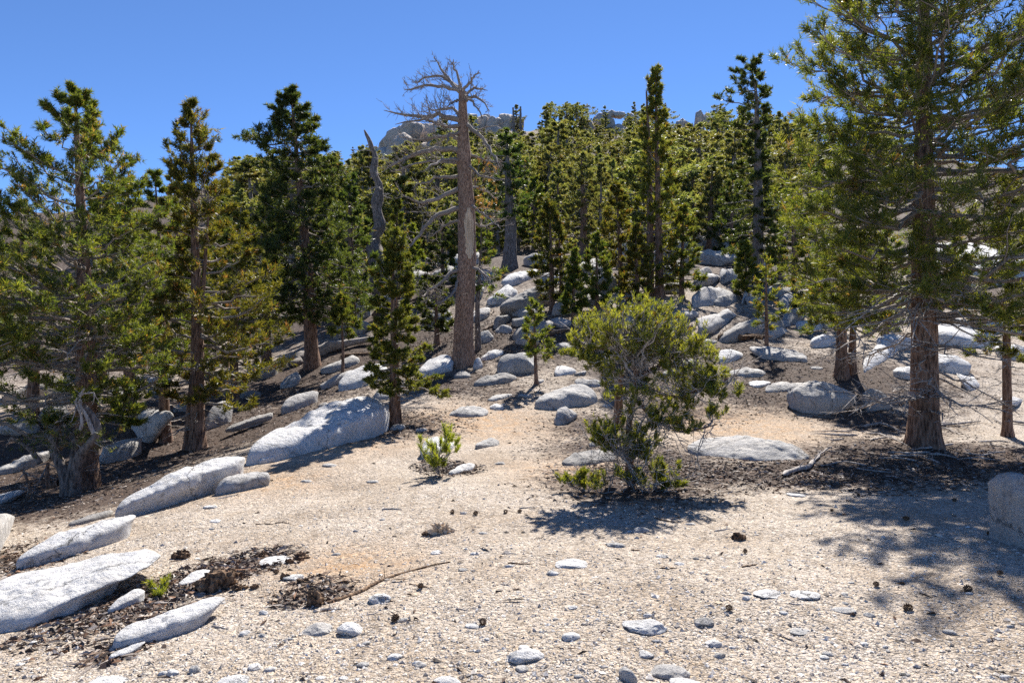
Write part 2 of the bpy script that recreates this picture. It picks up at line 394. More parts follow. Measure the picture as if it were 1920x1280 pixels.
def boulder(label, poly, mat=None, dfac=.75, d=None, group=None, lean=.28, rough=1.0, sub=None, name='boulder', cat='boulder', sink=.55, far=False, cuts=4):
    SEED[0] += 1; sd_ = SEED[0]
    P = np.array(poly, float)
    x0, x1, y0, y1 = P[:, 0].min(), P[:, 0].max(), P[:, 1].min(), P[:, 1].max()
    if d is None:
        d = ground((x0 + x1) / 2, y1 - .10 * (y1 - y0))
    Wd = (x1 - x0) * d / FP; D = dfac * Wd / 2 * (1 - .5 * min(lean, .6))
    dc = d + D * .8
    skew = 0.0
    if far is False:
        il, ir = P[:, 0].argmin(), P[:, 0].argmax()
        skew = float(np.clip((ground(*P[ir]) - ground(*P[il])) / max(Wd, 1e-3), -1.5, 1.5))
    xm = ((x0 + x1) / 2 - CX) / FP * dc
    tx = (P[:, 0] - CX) / FP
    di = (dc - skew * xm) / (1 - skew * tx)
    Q = np.stack([tx * di, EYE - (P[:, 1] - CY) / FP * di], 1)
    jl, jr = Q[:, 0].argmin(), Q[:, 0].argmax()                  # work level with the line from end to end, tilt back afterwards
    tilt = float(np.clip((Q[jr, 1] - Q[jl, 1]) / (Q[jr, 0] - Q[jl, 0] + 1e-6), -.7, .7)); xq = Q[:, 0].mean()
    Q[:, 1] -= tilt * (Q[:, 0] - xq)
    wl = min(1.0, lean / .5) * .8 if far is False else 0.0       # flat slabs: the foot line sits low, so most of what shows is their top
    c, R = radial(Q, cz=(.5 * (Q[jl, 1] + Q[jr, 1]) + .04 * np.ptp(Q[:, 1])) * (1 - wl) + wl * (Q[:, 1].min() + .22 * np.ptp(Q[:, 1])))
    if sub is None: sub = 5 if (x1 - x0) > 240 else 4 if (x1 - x0) > 105 else 3
    n, F = ICO[sub]
    th = np.arctan2(n[:, 2], n[:, 0]); s = np.hypot(n[:, 0], n[:, 2])
    r = np.interp(th, np.linspace(-np.pi, np.pi, len(R) + 1), np.r_[R, R[0]])
    low = n[:, 2] < 0
    k = np.clip(s, 0, 1) ** .82
    V = np.stack([r * k * np.cos(th), D * np.sign(n[:, 1]) * np.abs(n[:, 1]) ** .85, r * k * np.sin(th)], 1)
    Hh = Q[:, 1].max() - Q[:, 1].min()
    rx = np.interp(np.where(n[:, 0] > 0, 0.0, np.pi - 1e-6), np.linspace(-np.pi, np.pi, len(R) + 1), np.r_[R, R[0]])
    hz = np.hypot(n[:, 0], n[:, 1]) + 1e-9                       # lower half: footprint shrinks slowly on the way down
    kl = np.clip(hz, 0, 1) ** .28
    V[low, 0] = (rx * n[:, 0] / hz * kl)[low]; V[low, 1] = (D * np.sign(n[:, 1]) * (np.abs(n[:, 1]) / hz) ** .85 * kl)[low]
    V[low, 2] = -(.5 + sink) * Hh * (np.abs(n[low, 2]) ** .6) - (.12 if far is False else 0) * np.abs(n[low, 2])
    rc = np.random.default_rng(sd_)
    sc3 = np.array([Wd / 2, D, Hh / 2])
    for _ in range(cuts):
        pn = unit(rc.normal(size=3) * [1, 1, .8] + [0, -.3, .2]); t = (V / sc3) @ pn; V = V - (np.maximum(t - rc.uniform(.62, .92), 0) * .75)[:, None] * pn * sc3
    up_ = np.maximum(V[:, 2], 0)
    lam = lean * 4.0
    if far is False and up_.max() > 1e-3:
        ta = max((.5 * (y0 + y1) - CY) / FP, .02)
        lam = min(lam, .55 / ta, max(.2, (ground((x0 + x1) / 2, y0 + 1) - dc) * .9 / up_.max()))
        V[:, 2] -= up_ * lam * ta
    else: lam = lean
    V[:, 1] += lam * up_ + skew * V[:, 0]; V[:, 2] += tilt * V[:, 0]
    V = relax(V, F, {5: 10, 4: 4, 3: 1}.get(sub, 0))
    S = (Wd * Hh * D) ** (1 / 3)
    nn = unit(V / np.array([Wd / 2, D, Hh / 2]) ** 2)
    q = V / S
    dsp = .07 * fbm(q * 1.6, 3, sd_) + .05 * (np.abs(fbm(q * 3.1, 3, sd_ + 50)) - .4) + .016 * fbm(q * 9, 2, sd_ + 90)
    V = V + nn * (dsp * S * rough)[:, None]
    loc = (c[0], dc + skew * (c[0] - xm), c[1] + tilt * (c[0] - xq))
    o = obj(name, mesh_data(name, V, F, mat or M_ROCK), None, loc)
    return tag(o, label, cat, group)

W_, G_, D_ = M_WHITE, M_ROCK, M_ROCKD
BOULDERS = [
 ('broad white granite slab beside the green pine sprig, overhanging its lower edge', [(-120, 1110), (-40, 1085), (40, 1052), (120, 1030), (190, 1029), (240, 1040), (297, 1044), (255, 1066), (205, 1085), (168, 1115), (140, 1143), (70, 1150), (0, 1168), (-100, 1185)], W_, .8, .5),
 ('long white granite boulder lying just uphill of the broadest white slab', [(34, 1035), (60, 1010), (110, 990), (165, 972), (225, 962), (250, 966), (235, 985), (200, 1005), (150, 1028), (100, 1040), (38, 1052)], W_, .55, .4),
 ('small cracked white rock between the pine sprig and the wedge-shaped slab', [(204, 1140), (215, 1120), (240, 1105), (268, 1110), (266, 1135), (240, 1149), (208, 1148)], W_, .8, .2),
 ('white wedge-shaped slab with a dark overhung end on open gravel', [(205, 1195), (220, 1165), (260, 1145), (320, 1130), (380, 1122), (438, 1120), (420, 1132), (355, 1152), (330, 1175), (290, 1190), (235, 1203)], W_, .5, .4),
 ('thin white flake of rock below the wedge-shaped slab', [(200, 1226), (240, 1207), (276, 1200), (256, 1216), (220, 1235)], W_, .6, .4),
 ('flat pale rock between the pine sprig and the rotten stump', [(330, 1092), (345, 1072), (375, 1065), (402, 1070), (388, 1086), (352, 1100)], W_, .8, .4),
 ('grey boulder on the dark litter below the gnarled pine', [(-40, 970), (0, 963), (20, 972), (34, 990), (30, 1005), (0, 1018), (-40, 1020)], G_, .8, .03),
 ('dark low rock behind the long white boulder', [(125, 982), (145, 966), (180, 959), (215, 957), (192, 972), (150, 982)], D_, .6, .3),
 ('huge creased granite boulder with a rounded end beside the dark litter', [(222, 948), (226, 905), (250, 880), (290, 866), (350, 858), (430, 854), (466, 858), (446, 870), (430, 882), (390, 892), (330, 925), (280, 946), (232, 956)], W_, .55, .45),
 ('tan oblong boulder alone on gravel next to the huge creased boulder', [(403, 917), (409, 895), (430, 885), (470, 880), (500, 885), (508, 895), (490, 910), (450, 920), (410, 925)], G_, .55, .15),
 ('great whaleback granite boulder crossed by branch shadows', [(462, 852), (475, 820), (505, 795), (540, 775), (590, 750), (640, 740), (685, 745), (715, 758), (742, 774), (705, 784), (650, 798), (600, 810), (530, 830), (480, 856)], W_, .7, .5),
 ('flat pale slab lying against the foot of the great whaleback boulder', [(465, 863), (500, 835), (540, 815), (590, 805), (634, 805), (625, 820), (590, 840), (540, 852), (490, 864)], W_, .7, .6),
 ('rounded boulder above the upper end of the whaleback boulder', [(525, 768), (530, 745), (560, 732), (590, 730), (598, 740), (570, 757), (540, 771)], G_, .7, .3),
 ('pointed boulder leaning against a bigger pale one below the dark tall pine', [(593, 724), (630, 700), (662, 692), (645, 722), (610, 728)], G_, .6, .3),
 ('pale humped boulder below the dark tall pine', [(628, 722), (640, 700), (670, 685), (700, 682), (722, 690), (732, 702), (700, 717), (660, 730), (632, 730)], W_, .7, .4),
 ('shadow-striped boulder right at the foot of the dark tall pine', [(595, 692), (615, 672), (650, 665), (677, 672), (665, 687), (620, 698)], G_, .7, .4),
 ('long thin slab lying on brown litter under the leaning pines', [(416, 806), (440, 792), (480, 778), (516, 771), (502, 786), (460, 799), (425, 810)], D_, .35, .3),
 ('blocky grey boulder behind the cluster of dark trunks', [(247, 832), (244, 775), (270, 764), (312, 770), (322, 800), (312, 830), (270, 838)], G_, .8, .15),
 ('grey boulder just behind the thick gnarled pine trunk', [(185, 868), (188, 815), (215, 805), (245, 810), (262, 840), (240, 866), (192, 873)], G_, .8, .2),
 ('shaded upright boulder behind the double-stemmed pine', [(383, 803), (388, 758), (412, 748), (430, 760), (432, 785), (412, 808)], G_, .8, .15),
 ('bluish shaded slab in the shade behind the gnarled stems', [(-30, 890), (0, 872), (30, 855), (70, 842), (95, 846), (60, 872), (0, 892)], G_, .6, .3),
 ('pale slab half buried in litter below the twisted low branches', [(-30, 930), (0, 922), (20, 918), (37, 925), (0, 945), (-30, 948)], W_, .8, .4),
 ('small shaded boulder on litter uphill of the long thin slab', [(524, 722), (530, 700), (552, 694), (566, 712), (548, 729)], G_, .8, .2),
 ('low oval boulder on the sandy path below the dead tree', [(834, 776), (850, 763), (880, 760), (910, 765), (921, 775), (890, 784), (850, 784)], G_, .7, .35),
 ('small white oval rock beside the low oval boulder on the path', [(913, 763), (930, 756), (946, 762), (940, 770), (920, 770)], W_, .7, .35),
 ('flat pale rock on the path below the lens-shaped boulder', [(907, 750), (925, 738), (962, 738), (962, 746), (930, 752)], G_, .6, .4),
 ('lens-shaped boulder with a thin edge below the dead tree', [(883, 719), (905, 705), (940, 698), (971, 702), (971, 709), (930, 721), (895, 723)], D_, .6, .2),
 ('large split rounded boulder behind the small leaning sapling', [(930, 692), (945, 660), (980, 647), (1005, 655), (1012, 690), (1000, 706), (960, 707), (935, 702)], G_, .8, .2),
 ('sunlit white boulder between the dead tree and the split rounded boulder', [(898, 673), (920, 655), (940, 651), (946, 660), (930, 671), (905, 675)], W_, .8, .3),
 ('small upright rock touching the dead tree trunk', [(886, 691), (890, 672), (899, 669), (906, 685), (895, 694)], W_, .7, .1),
 ('smooth egg-shaped boulder lying on the path edge beside the wide bush', [(1000, 753), (1010, 738), (1035, 722), (1070, 716), (1105, 725), (1127, 738), (1120, 746), (1080, 754), (1040, 769), (1015, 769)], G_, .5, .25),
 ('angular block below the smooth egg-shaped boulder', [(1037, 791), (1045, 768), (1060, 762), (1086, 778), (1086, 786), (1060, 796), (1040, 797)], G_, .8, .1),
 ('low grey slab shaded by the wide bushy pine', [(1040, 873), (1080, 850), (1120, 840), (1150, 845), (1162, 856), (1130, 869), (1080, 874)], D_, .5, .3),
 ('small dark rock behind the low grey slab under the bush', [(1098, 836), (1108, 822), (1130, 820), (1138, 830), (1125, 838)], D_, .8, .2),
 ('long low granite boulder between the wide bush and the bleached branch', [(1283, 842), (1320, 825), (1380, 816), (1430, 815), (1480, 828), (1530, 850), (1538, 860), (1480, 866), (1400, 869), (1330, 864), (1295, 857)], G_, .42, .5),
 ('massive boulder with a shadow-streaked face at the clearing edge', [(1479, 738), (1490, 718), (1540, 714), (1590, 722), (1602, 740), (1600, 772), (1560, 782), (1500, 767), (1481, 752)], G_, .8, .2),
 ('smaller rock joined to the end of the shadow-streaked boulder', [(1430, 736), (1440, 718), (1478, 714), (1492, 720), (1482, 737)], G_, .8, .3),
 ('flat pale rock end to end with the shadow-streaked boulder group', [(1395, 722), (1420, 712), (1450, 714), (1437, 727)], W_, .7, .4),
 ('flat-topped long rock above the sandy clearing', [(1344, 705), (1355, 692), (1400, 688), (1440, 693), (1441, 703), (1390, 709)], G_, .6, .3),
 ('boulder with a deep diagonal crack beside the twisted log', [(1410, 661), (1415, 645), (1440, 643), (1480, 648), (1510, 660), (1521, 673), (1490, 681), (1440, 679)], G_, .7, .35),
 ('smooth cream-coloured boulder beside the twisted log', [(1345, 673), (1350, 656), (1375, 654), (1394, 662), (1393, 674), (1360, 679)], W_, .8, .3),
 ('great triangular slab behind the thin pine sapling', [(1338, 632), (1365, 605), (1400, 585), (1440, 580), (1470, 595), (1487, 616), (1470, 627), (1420, 634), (1370, 637)], D_, .5, .15),
 ('flat shaded slab wedged against the triangular slab', [(1288, 626), (1295, 605), (1330, 590), (1372, 585), (1372, 600), (1340, 617), (1310, 630)], G_, .7, .4),
 ('humped boulder with a smaller dome in front on the mid slope', [(1295, 573), (1300, 552), (1330, 536), (1355, 534), (1375, 545), (1391, 560), (1386, 569), (1340, 574)], G_, .7, .25),
 ('grey dome leaning on the humped mid slope boulder', [(1328, 574), (1335, 556), (1352, 546), (1376, 550), (1390, 562), (1380, 572)], D_, .7, .1),
 ('long overhanging slab stacked above a block near the flat-topped pine', [(1280, 491), (1290, 478), (1330, 471), (1400, 478), (1408, 488), (1340, 500), (1285, 499)], G_, .6, .1),
 ('square block under the long overhanging slab', [(1292, 521), (1300, 503), (1330, 500), (1338, 514), (1320, 524)], D_, .8, .1),
 ('small stone block beneath the stacked slabs', [(1302, 534), (1310, 524), (1326, 522), (1330, 532), (1312, 537)], D_, .8, .1),
 ('split cream block standing beside the humped mid slope boulder', [(1385, 566), (1392, 550), (1408, 536), (1412, 545), (1410, 564)], W_, .7, .1),
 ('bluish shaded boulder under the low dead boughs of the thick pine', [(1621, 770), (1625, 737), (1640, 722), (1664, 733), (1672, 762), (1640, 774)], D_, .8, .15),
 ('rough shaded boulder standing on the gravel in the thick pine shadow', [(1862, 940), (1868, 905), (1890, 890), (1940, 882), (2010, 915), (2015, 1000), (1950, 1055), (1905, 1040), (1890, 1000), (1868, 970)], G_, .8, .03),
 ('great tilted slab with a shaded underside on the rocky slope', [(918, 586), (950, 562), (990, 545), (1022, 534), (1052, 545), (1040, 562), (1000, 577), (950, 590)], D_, .6, .1),
 ('shadow-dappled white boulder above the great tilted slab', [(911, 563), (925, 540), (950, 527), (972, 545), (960, 562), (930, 570)], W_, .8, .4),
 ('pale slab at the foot of the thick grey trunk', [(934, 532), (950, 515), (980, 504), (1012, 504), (1002, 521), (960, 534)], W_, .8, .4),
 ('rectangular ledge block with a vertical crack below the tilted slab', [(923, 609), (928, 592), (958, 590), (958, 610), (940, 613)], D_, .8, .05),
 ('twin ledge block across the crack below the tilted slab', [(960, 611), (960, 591), (988, 592), (992, 608), (975, 614)], D_, .8, .05),
 ('long grey boulder below the ledge blocks', [(958, 632), (970, 612), (1000, 603), (1036, 600), (1042, 612), (1000, 627), (970, 635)], D_, .7, .2),
 ('small oval rock on litter below the ledge blocks', [(926, 621), (940, 609), (958, 611), (962, 622), (945, 626)], G_, .8, .2),
 ('rounded rock at the foot of the slender grey tree', [(897, 640), (900, 621), (915, 619), (929, 634), (916, 644)], G_, .8, .15),
 ('pale rock glimpsed under the edge of the wide bush', [(1036, 702), (1048, 682), (1072, 678), (1082, 694), (1065, 706)], W_, .8, .3),
 ('flat rock between the egg-shaped boulder and the wide bush', [(1073, 717), (1090, 705), (1125, 707), (1132, 722), (1100, 727)], G_, .7, .35),
 ('sunlit boulder behind the foot of the young sapling near the dead tree', [(783, 694), (800, 668), (840, 661), (852, 680), (846, 702), (792, 707)], W_, .8, .4),
 ('dark-faced boulder behind the young sapling up the slope', [(648, 592), (655, 570), (680, 563), (697, 580), (692, 600)], G_, .8, .1),
 ('bluish boulder beside the dark tall pine trunk up the slope', [(622, 622), (638, 600), (680, 598), (702, 612), (690, 628), (650, 632)], D_, .7, .2),
 ('shaded boulder in the gloom between sapling and dead tree', [(786, 604), (808, 580), (840, 578), (852, 600), (822, 618)], G_, .8, .2),
 ('shadow-spotted low rock at the foot of the small green shrub', [(833, 889), (858, 868), (885, 860), (892, 874), (870, 890)], W_, .7, .4),
 ('small rounded rock on the path near the small green shrub', [(889, 836), (900, 822), (925, 819), (939, 828), (930, 838), (900, 840)], G_, .8, .25),
 ('pale broken rock behind the small green shrub', [(783, 848), (798, 818), (830, 812), (852, 828), (848, 848), (810, 858)], W_, .7, .4),
 ('grey rock tucked behind the young sapling trunk', [(697, 748), (705, 730), (728, 724), (732, 746), (712, 752)], G_, .8, .25),
 ('flat rock on the gravel below the young sapling', [(668, 811), (690, 797), (722, 797), (715, 807)], G_, .7, .4),
 ('small flat rock in front of the dead tree roots', [(848, 706), (860, 695), (880, 694), (886, 703), (865, 711)], D_, .7, .3),
 ('great sunlit granite dome seen through the thick pine boughs', [(1745, 520), (1780, 450), (1840, 415), (1920, 420), (2010, 490), (2010, 530), (1880, 535)], W_, .8, .5),
 ('sunlit block seen past the thick pine trunk', [(1770, 640), (1785, 600), (1830, 585), (1870, 600), (1875, 640), (1820, 650)], W_, .8, .4),
 ('cream boulder between the thick pine and the slim pine', [(1795, 680), (1805, 650), (1850, 640), (1880, 660), (1870, 685)], W_, .8, .3),
 ('pale boulder beyond the slim pine', [(1890, 640), (1905, 595), (1960, 580), (2010, 610), (2000, 650)], W_, .8, .4),
]
for label, poly, mat, df, lean in BOULDERS:
    boulder(label, poly, mat, df, lean=lean)

# more rocks among the trees: look-alikes told apart only by where they lie
def scatter_rocks():
    r = np.random.default_rng(31)
    sets = [
     ('weathered granite boulder among the pines of the steep rocky slope', 'boulders among the slope pines', G_,
      [(895, 590, 40, 24), (985, 585, 46, 22), (1060, 575, 40, 26), (1075, 545, 46, 26), (1010, 490, 44, 26), (1110, 560, 36, 22), (1130, 530, 44, 30), (1240, 480, 50, 26), (1260, 500, 36, 20), (1290, 455, 60, 26), (1370, 515, 40, 20), (1460, 545, 40, 22), (1490, 560, 46, 20),
       (1360, 590, 40, 16), (1250, 600, 44, 22), (880, 545, 40, 26), (905, 515, 50, 26), (870, 480, 60, 30), (1340, 450, 50, 26), (1450, 470, 60, 30), (760, 520, 60, 34), (740, 560, 50, 30), (655, 540, 60, 30), (1180, 470, 50, 30), (1010, 545, 36, 22), (1050, 605, 36, 18), (990, 640, 40, 16), (1060, 655, 36, 18), (1200, 560, 44, 22), (1160, 600, 44, 22), (1330, 525, 44, 20), (1420, 560, 40, 20), (1260, 540, 44, 22), (1290, 590, 36, 16), (1480, 590, 50, 24), (1450, 625, 40, 18), (1530, 560, 50, 26), (1560, 600, 50, 24), (840, 510, 44, 26), (940, 560, 36, 22), (1040, 520, 40, 24), (1110, 500, 44, 26)]),
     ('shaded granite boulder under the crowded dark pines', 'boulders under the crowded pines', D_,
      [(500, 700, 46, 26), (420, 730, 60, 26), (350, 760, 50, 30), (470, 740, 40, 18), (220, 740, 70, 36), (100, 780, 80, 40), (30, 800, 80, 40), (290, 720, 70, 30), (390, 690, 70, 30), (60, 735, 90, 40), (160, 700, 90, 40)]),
     ('sun-bleached granite rock scattered on the open ground beyond the thick pine', 'rocks beyond the thick pine', W_,
      [(1700, 700, 40, 20), (1680, 640, 50, 26), (1540, 640, 40, 18), (1820, 720, 50, 24), (1900, 700, 50, 24), (1900, 750, 34, 14), (1650, 600, 60, 30), (1720, 560, 70, 34), (1830, 560, 60, 28), (1520, 610, 40, 18), (1860, 780, 30, 12), (1800, 630, 70, 34), (1870, 610, 70, 34), (1660, 660, 60, 28), (1780, 680, 60, 28), (1910, 660, 60, 30), (1840, 510, 90, 50), (1780, 540, 70, 40)]),
     ('low flat rock half buried in needle litter on the slope', 'half-buried rocks in the litter', G_,
      [(720, 700, 34, 12), (760, 720, 26, 10), (830, 740, 22, 8), (985, 742, 30, 9), (1090, 700, 26, 10), (1010, 715, 22, 8), (1260, 700, 40, 14), (1310, 720, 40, 13), (1290, 680, 36, 14), (610, 760, 30, 12), (660, 790, 30, 9), (690, 770, 36, 12), (480, 690, 40, 16), (940, 760, 14, 6), (1140, 760, 24, 8), (745, 800, 30, 12), (1330, 640, 30, 10), (1530, 690, 24, 9), (1120, 815, 20, 8), (790, 805, 24, 8)]),
    ]
    for label, grp, mat, L in sets:
        for px, py, wd, ht in L:
            if py < 700 and 'slope' in grp or 'thick' in grp: wd, ht = wd * 1.4, ht * 1.35
            a = np.linspace(0, 2 * np.pi, 9, endpoint=False) + r.uniform(0, .6)
            rad = 1 + r.uniform(-.25, .2, 9)
            tilt = r.uniform(-.25, .05)
            X = np.cos(a) * rad * wd / 2; Y = np.sin(a) * rad * ht / 2 + X * tilt
            boulder(label, np.stack([px + X, py + Y], 1), mat, r.uniform(.6, .9), group=grp, lean=r.uniform(.1, .4), sub=2 if py < 640 else 3)
scatter_rocks()

# granite crags along the ridge
RIDGE = [
 ('smooth fluted granite dome dropping off the end of the ridge', [(703, 290), (715, 265), (735, 240), (770, 226), (800, 222), (790, 250), (765, 275), (745, 300), (720, 305)], 100, .8, 0),
 ('long granite rib beside the fluted ridge dome', [(705, 310), (722, 280), (745, 258), (775, 245), (780, 262), (760, 290), (735, 318), (712, 322)], 97, .7, 0),
 ('tall cleft crag behind the dead tree crown', [(770, 270), (775, 240), (795, 225), (830, 222), (838, 245), (820, 270), (790, 280)], 104, .8, 0),
 ('rounded crag behind the dead tree trunk', [(825, 260), (830, 232), (850, 222), (875, 226), (880, 250), (860, 268)], 106, .8, 0),
 ('round tor standing up on the ridge beside the dead tree', [(890, 240), (892, 218), (905, 206), (920, 208), (926, 222), (920, 238)], 108, .9, 0),
 ('block beneath the round tor on the ridge', [(902, 262), (905, 242), (930, 236), (945, 246), (940, 262)], 105, .9, 0),
 ('flat-topped pale boulder on the ridge by the two bare poles', [(930, 235), (934, 217), (950, 213), (966, 220), (965, 236)], 108, .9, 0),
 ('slabby outcrop under the two bare poles', [(950, 275), (952, 245), (975, 240), (992, 250), (990, 278)], 102, .8, 0),
 ('white boulder at the foot of the two bare poles', [(972, 282), (976, 268), (992, 264), (1002, 272), (998, 284)], 100, .9, 1),
 ('tallest cleft crag on the ridge leaning over pale rubble', [(1106, 248), (1110, 222), (1122, 212), (1138, 214), (1136, 235), (1122, 254)], 103, .8, 0),
 ('second leaf of the cleft ridge crag', [(1124, 254), (1132, 228), (1142, 214), (1156, 218), (1152, 240), (1138, 258)], 102, .8, 0),
 ('capstone resting on the cleft ridge crag', [(1134, 214), (1140, 208), (1160, 209), (1164, 216), (1150, 220)], 103, .9, 0),
 ('pale rubble block below the cleft ridge crag', [(1112, 265), (1116, 253), (1132, 250), (1140, 258), (1132, 268)], 98, .9, 1),
 ('lower pale rubble block below the cleft ridge crag', [(1118, 282), (1122, 268), (1140, 264), (1146, 276), (1134, 286)], 96, .9, 1),
 ('crag behind the twin-topped pine on the ridge', [(1165, 250), (1170, 222), (1186, 214), (1200, 224), (1196, 252)], 104, .8, 0),
 ('hooded crag between twin-topped pine and flat-topped pine', [(1258, 245), (1264, 228), (1280, 222), (1294, 232), (1290, 250)], 104, .8, 0),
 ('grey boulder in the trees below the hooded crag', [(1284, 275), (1290, 258), (1306, 254), (1316, 266), (1308, 280)], 96, .9, 0),
 ('small square tor on the ridge beside the flat-topped pine', [(1300, 232), (1302, 212), (1314, 206), (1322, 212), (1322, 232)], 107, .9, 0),
 ('white rock face in the woods below the low end of the ridge', [(640, 345), (646, 325), (656, 318), (666, 326), (662, 345)], 85, .8, 1),
 ('pale rock in the woods under the fluted dome', [(705, 340), (712, 322), (728, 316), (738, 328), (728, 345)], 90, .8, 1),
 ('sloping slab below the rounded crag', [(800, 295), (810, 275), (835, 268), (850, 280), (840, 298)], 98, .8, 0),
 ('pale slab among ridge trees left of the round tor', [(860, 290), (868, 270), (890, 266), (900, 280), (888, 294)], 98, .8, 1),
]
for label, poly, d, df, k in RIDGE:
    boulder(label.replace(' left of', ' near'), poly, M_ROCK if k else M_CLIFF, df, d=d, lean=.25, rough=2.2, sub=3, sink=.5, far=True, cuts=10)

def crag_rubble():
    r = np.random.default_rng(91)
    for i in range(34):                                  # pale rocks showing between the hillside trees
        px, py = r.uniform(560, 1500), r.uniform(265, 440); m = r.uniform(9, 24); a = np.linspace(0, 2 * np.pi, 8, endpoint=False) + r.uniform(0, .7)
        boulder('pale rock showing between the trees of the hillside forest', np.stack([px + np.cos(a) * m, py + np.sin(a) * m * .6], 1) + r.normal(size=(8, 2)) * m * .1, M_WHITE, .9, d=ground(px, py + m * .4), group='pale rocks of the hillside forest', lean=.2, rough=1.6, sub=2, sink=.6, far=True, cuts=6)
    for i, (label, poly, d, df, k) in enumerate(RIDGE):
        P = np.array(poly, float); c = P.mean(0); ext = np.ptp(P, axis=0)
        for j in range(2):
            a = np.linspace(0, 2 * np.pi, 8, endpoint=False) + r.uniform(0, .7); m = r.uniform(.28, .55)
            q = c + [r.uniform(-.75, .75) * ext[0], r.uniform(.05, .6) * ext[1]] + np.stack([np.cos(a) * ext[0] * m, np.sin(a) * ext[1] * m], 1) * r.uniform(.7, 1.15, (8, 1))
            boulder('weathered block of the broken crags along the ridge', q, M_CLIFF if r.uniform() < .6 else M_ROCK, .9, d=d - r.uniform(-1, 4), group='broken crag blocks', lean=.2, rough=1.8, sub=2, sink=.6, far=True, cuts=8)
crag_rubble()

# loose stones on the gravel, each one a thing
def stones():
    r = np.random.default_rng(5)
    big = [(595, 1172, 62, 32, 0), (655, 1172, 54, 32, 1), (460, 1183, 26, 12, 1), (1210, 1164, 86, 30, 1), (1336, 1200, 38, 22, 1), (1070, 1188, 38, 20, 1), (985, 1222, 76, 28, 1), (1175, 1256, 42, 42, 0), (1255, 1254, 84, 30, 0), (1285, 1276, 70, 26, 1),
           (555, 1078, 46, 12, 1), (520, 1047, 66, 13, 1), (1152, 1018, 40, 14, 0), (1200, 990, 36, 18, 0), (712, 1117, 44, 22, 1), (1072, 1052, 66, 18, 1), (1037, 1070, 26, 16, 1), (838, 1272, 56, 22, 1), (440, 1272, 70, 26, 1), (205, 1277, 90, 16, 1), (365, 1251, 26, 22, 0), (325, 1258, 30, 14, 1),
           (938, 866, 24, 8, 0), (1510, 1110, 56, 14, 1), (1440, 1110, 60, 13, 1), (1585, 1140, 50, 10, 0), (1553, 1222, 26, 11, 0), (1895, 1171, 14, 10, 1), (405, 974, 26, 9, 1), (395, 948, 26, 8, 1), (630, 1037, 20, 8, 0), (955, 1058, 20, 9, 1), (870, 960, 16, 8, 0), (820, 1033, 26, 10, 1), (890, 1035, 18, 10, 1),
           (1320, 1160, 40, 20, 0), (1350, 1225, 24, 14, 0), (1210, 1222, 34, 16, 1), (740, 1228, 30, 14, 1), (1490, 925, 40, 8, 1), (1305, 1045, 14, 8, 0), (1630, 1150, 22, 10, 0), (1295, 980, 24, 8, 0), (700, 900, 26, 7, 0), (575, 900, 24, 6, 0), (1240, 1040, 26, 7, 1), (885, 1170, 30, 12, 1), (1660, 1210, 12, 8, 1), (1500, 1180, 40, 9, 0), (620, 870, 34, 8, 0)]
    for i in range(60):
        py = 960 + 320 * r.uniform() ** .8
        px = r.uniform(60 if py > 1180 else 330, 1900)
        s = r.uniform(9, 22) * (.6 + .8 * (py - 900) / 380)
        big.append((px, py, s, s * r.uniform(.35, .6), int(r.uniform() < .55)))
    labels = {0: 'grey granite stone lying loose on the open gravel', 1: 'whitish granite stone lying loose on the open gravel'}
    own = {0: 'grey rough stone beside a squarer white one on gravel', 3: 'broad flat white stone on open gravel, bigger than its neighbours', 4: 'rounded white stone downhill of the broad flat one', 6: 'white split stone of two lobes on gravel', 7: 'knobbly upright grey stone beside a long grey stone', 8: 'long grey stone beside the knobbly upright one', 9: 'broad pale stone below the long grey stone', 12: 'dark thin stone lying alone on the gravel', 1: 'squarish white stone beside a rougher grey one', 15: 'jagged white stone ridge breaking through the gravel'}
    for i, (px, py, wd, ht, wh) in enumerate(big):
        SEED[0] += 1
        d = ground(px, py + ht * .35)
        k = d / FP; n, F = ICO[3 if wd > 30 else 2]
        A, B, Cc = wd * k / 2, wd * k / 2 * r.uniform(.55, .9), ht * k * r.uniform(.36, .5)
        V = n.copy()
        for _ in range(7):                                  # facets: soft cuts by random planes
            pn = unit(r.normal(size=3)); t = V @ pn; cut = r.uniform(.62, .9)
            V = V - np.maximum(t - cut, 0)[:, None] * pn * .9
        V = V * (1 + .09 * fbm(V * 2.5 + SEED[0], 3, SEED[0]))[:, None]
        a = r.uniform(-.5, .5); c, s = math.cos(a), math.sin(a)
        V = V * np.array([A, B, Cc]); V = np.stack([V[:, 0] * c - V[:, 1] * s, V[:, 0] * s + V[:, 1] * c, V[:, 2]], 1)
        x = (px - CX) / FP * d
        o = obj('stone', mesh_data('stone', V, F, M_WHITE if wh else M_ROCK, i % 3 != 0), None, (x, d, float(HT(x, d)) + Cc * .08))
        if i in own: tag(o, own[i], 'stone')
        else: tag(o, labels[wh], 'stone', 'whitish stones on the gravel' if wh else 'grey stones on the gravel')
stones()

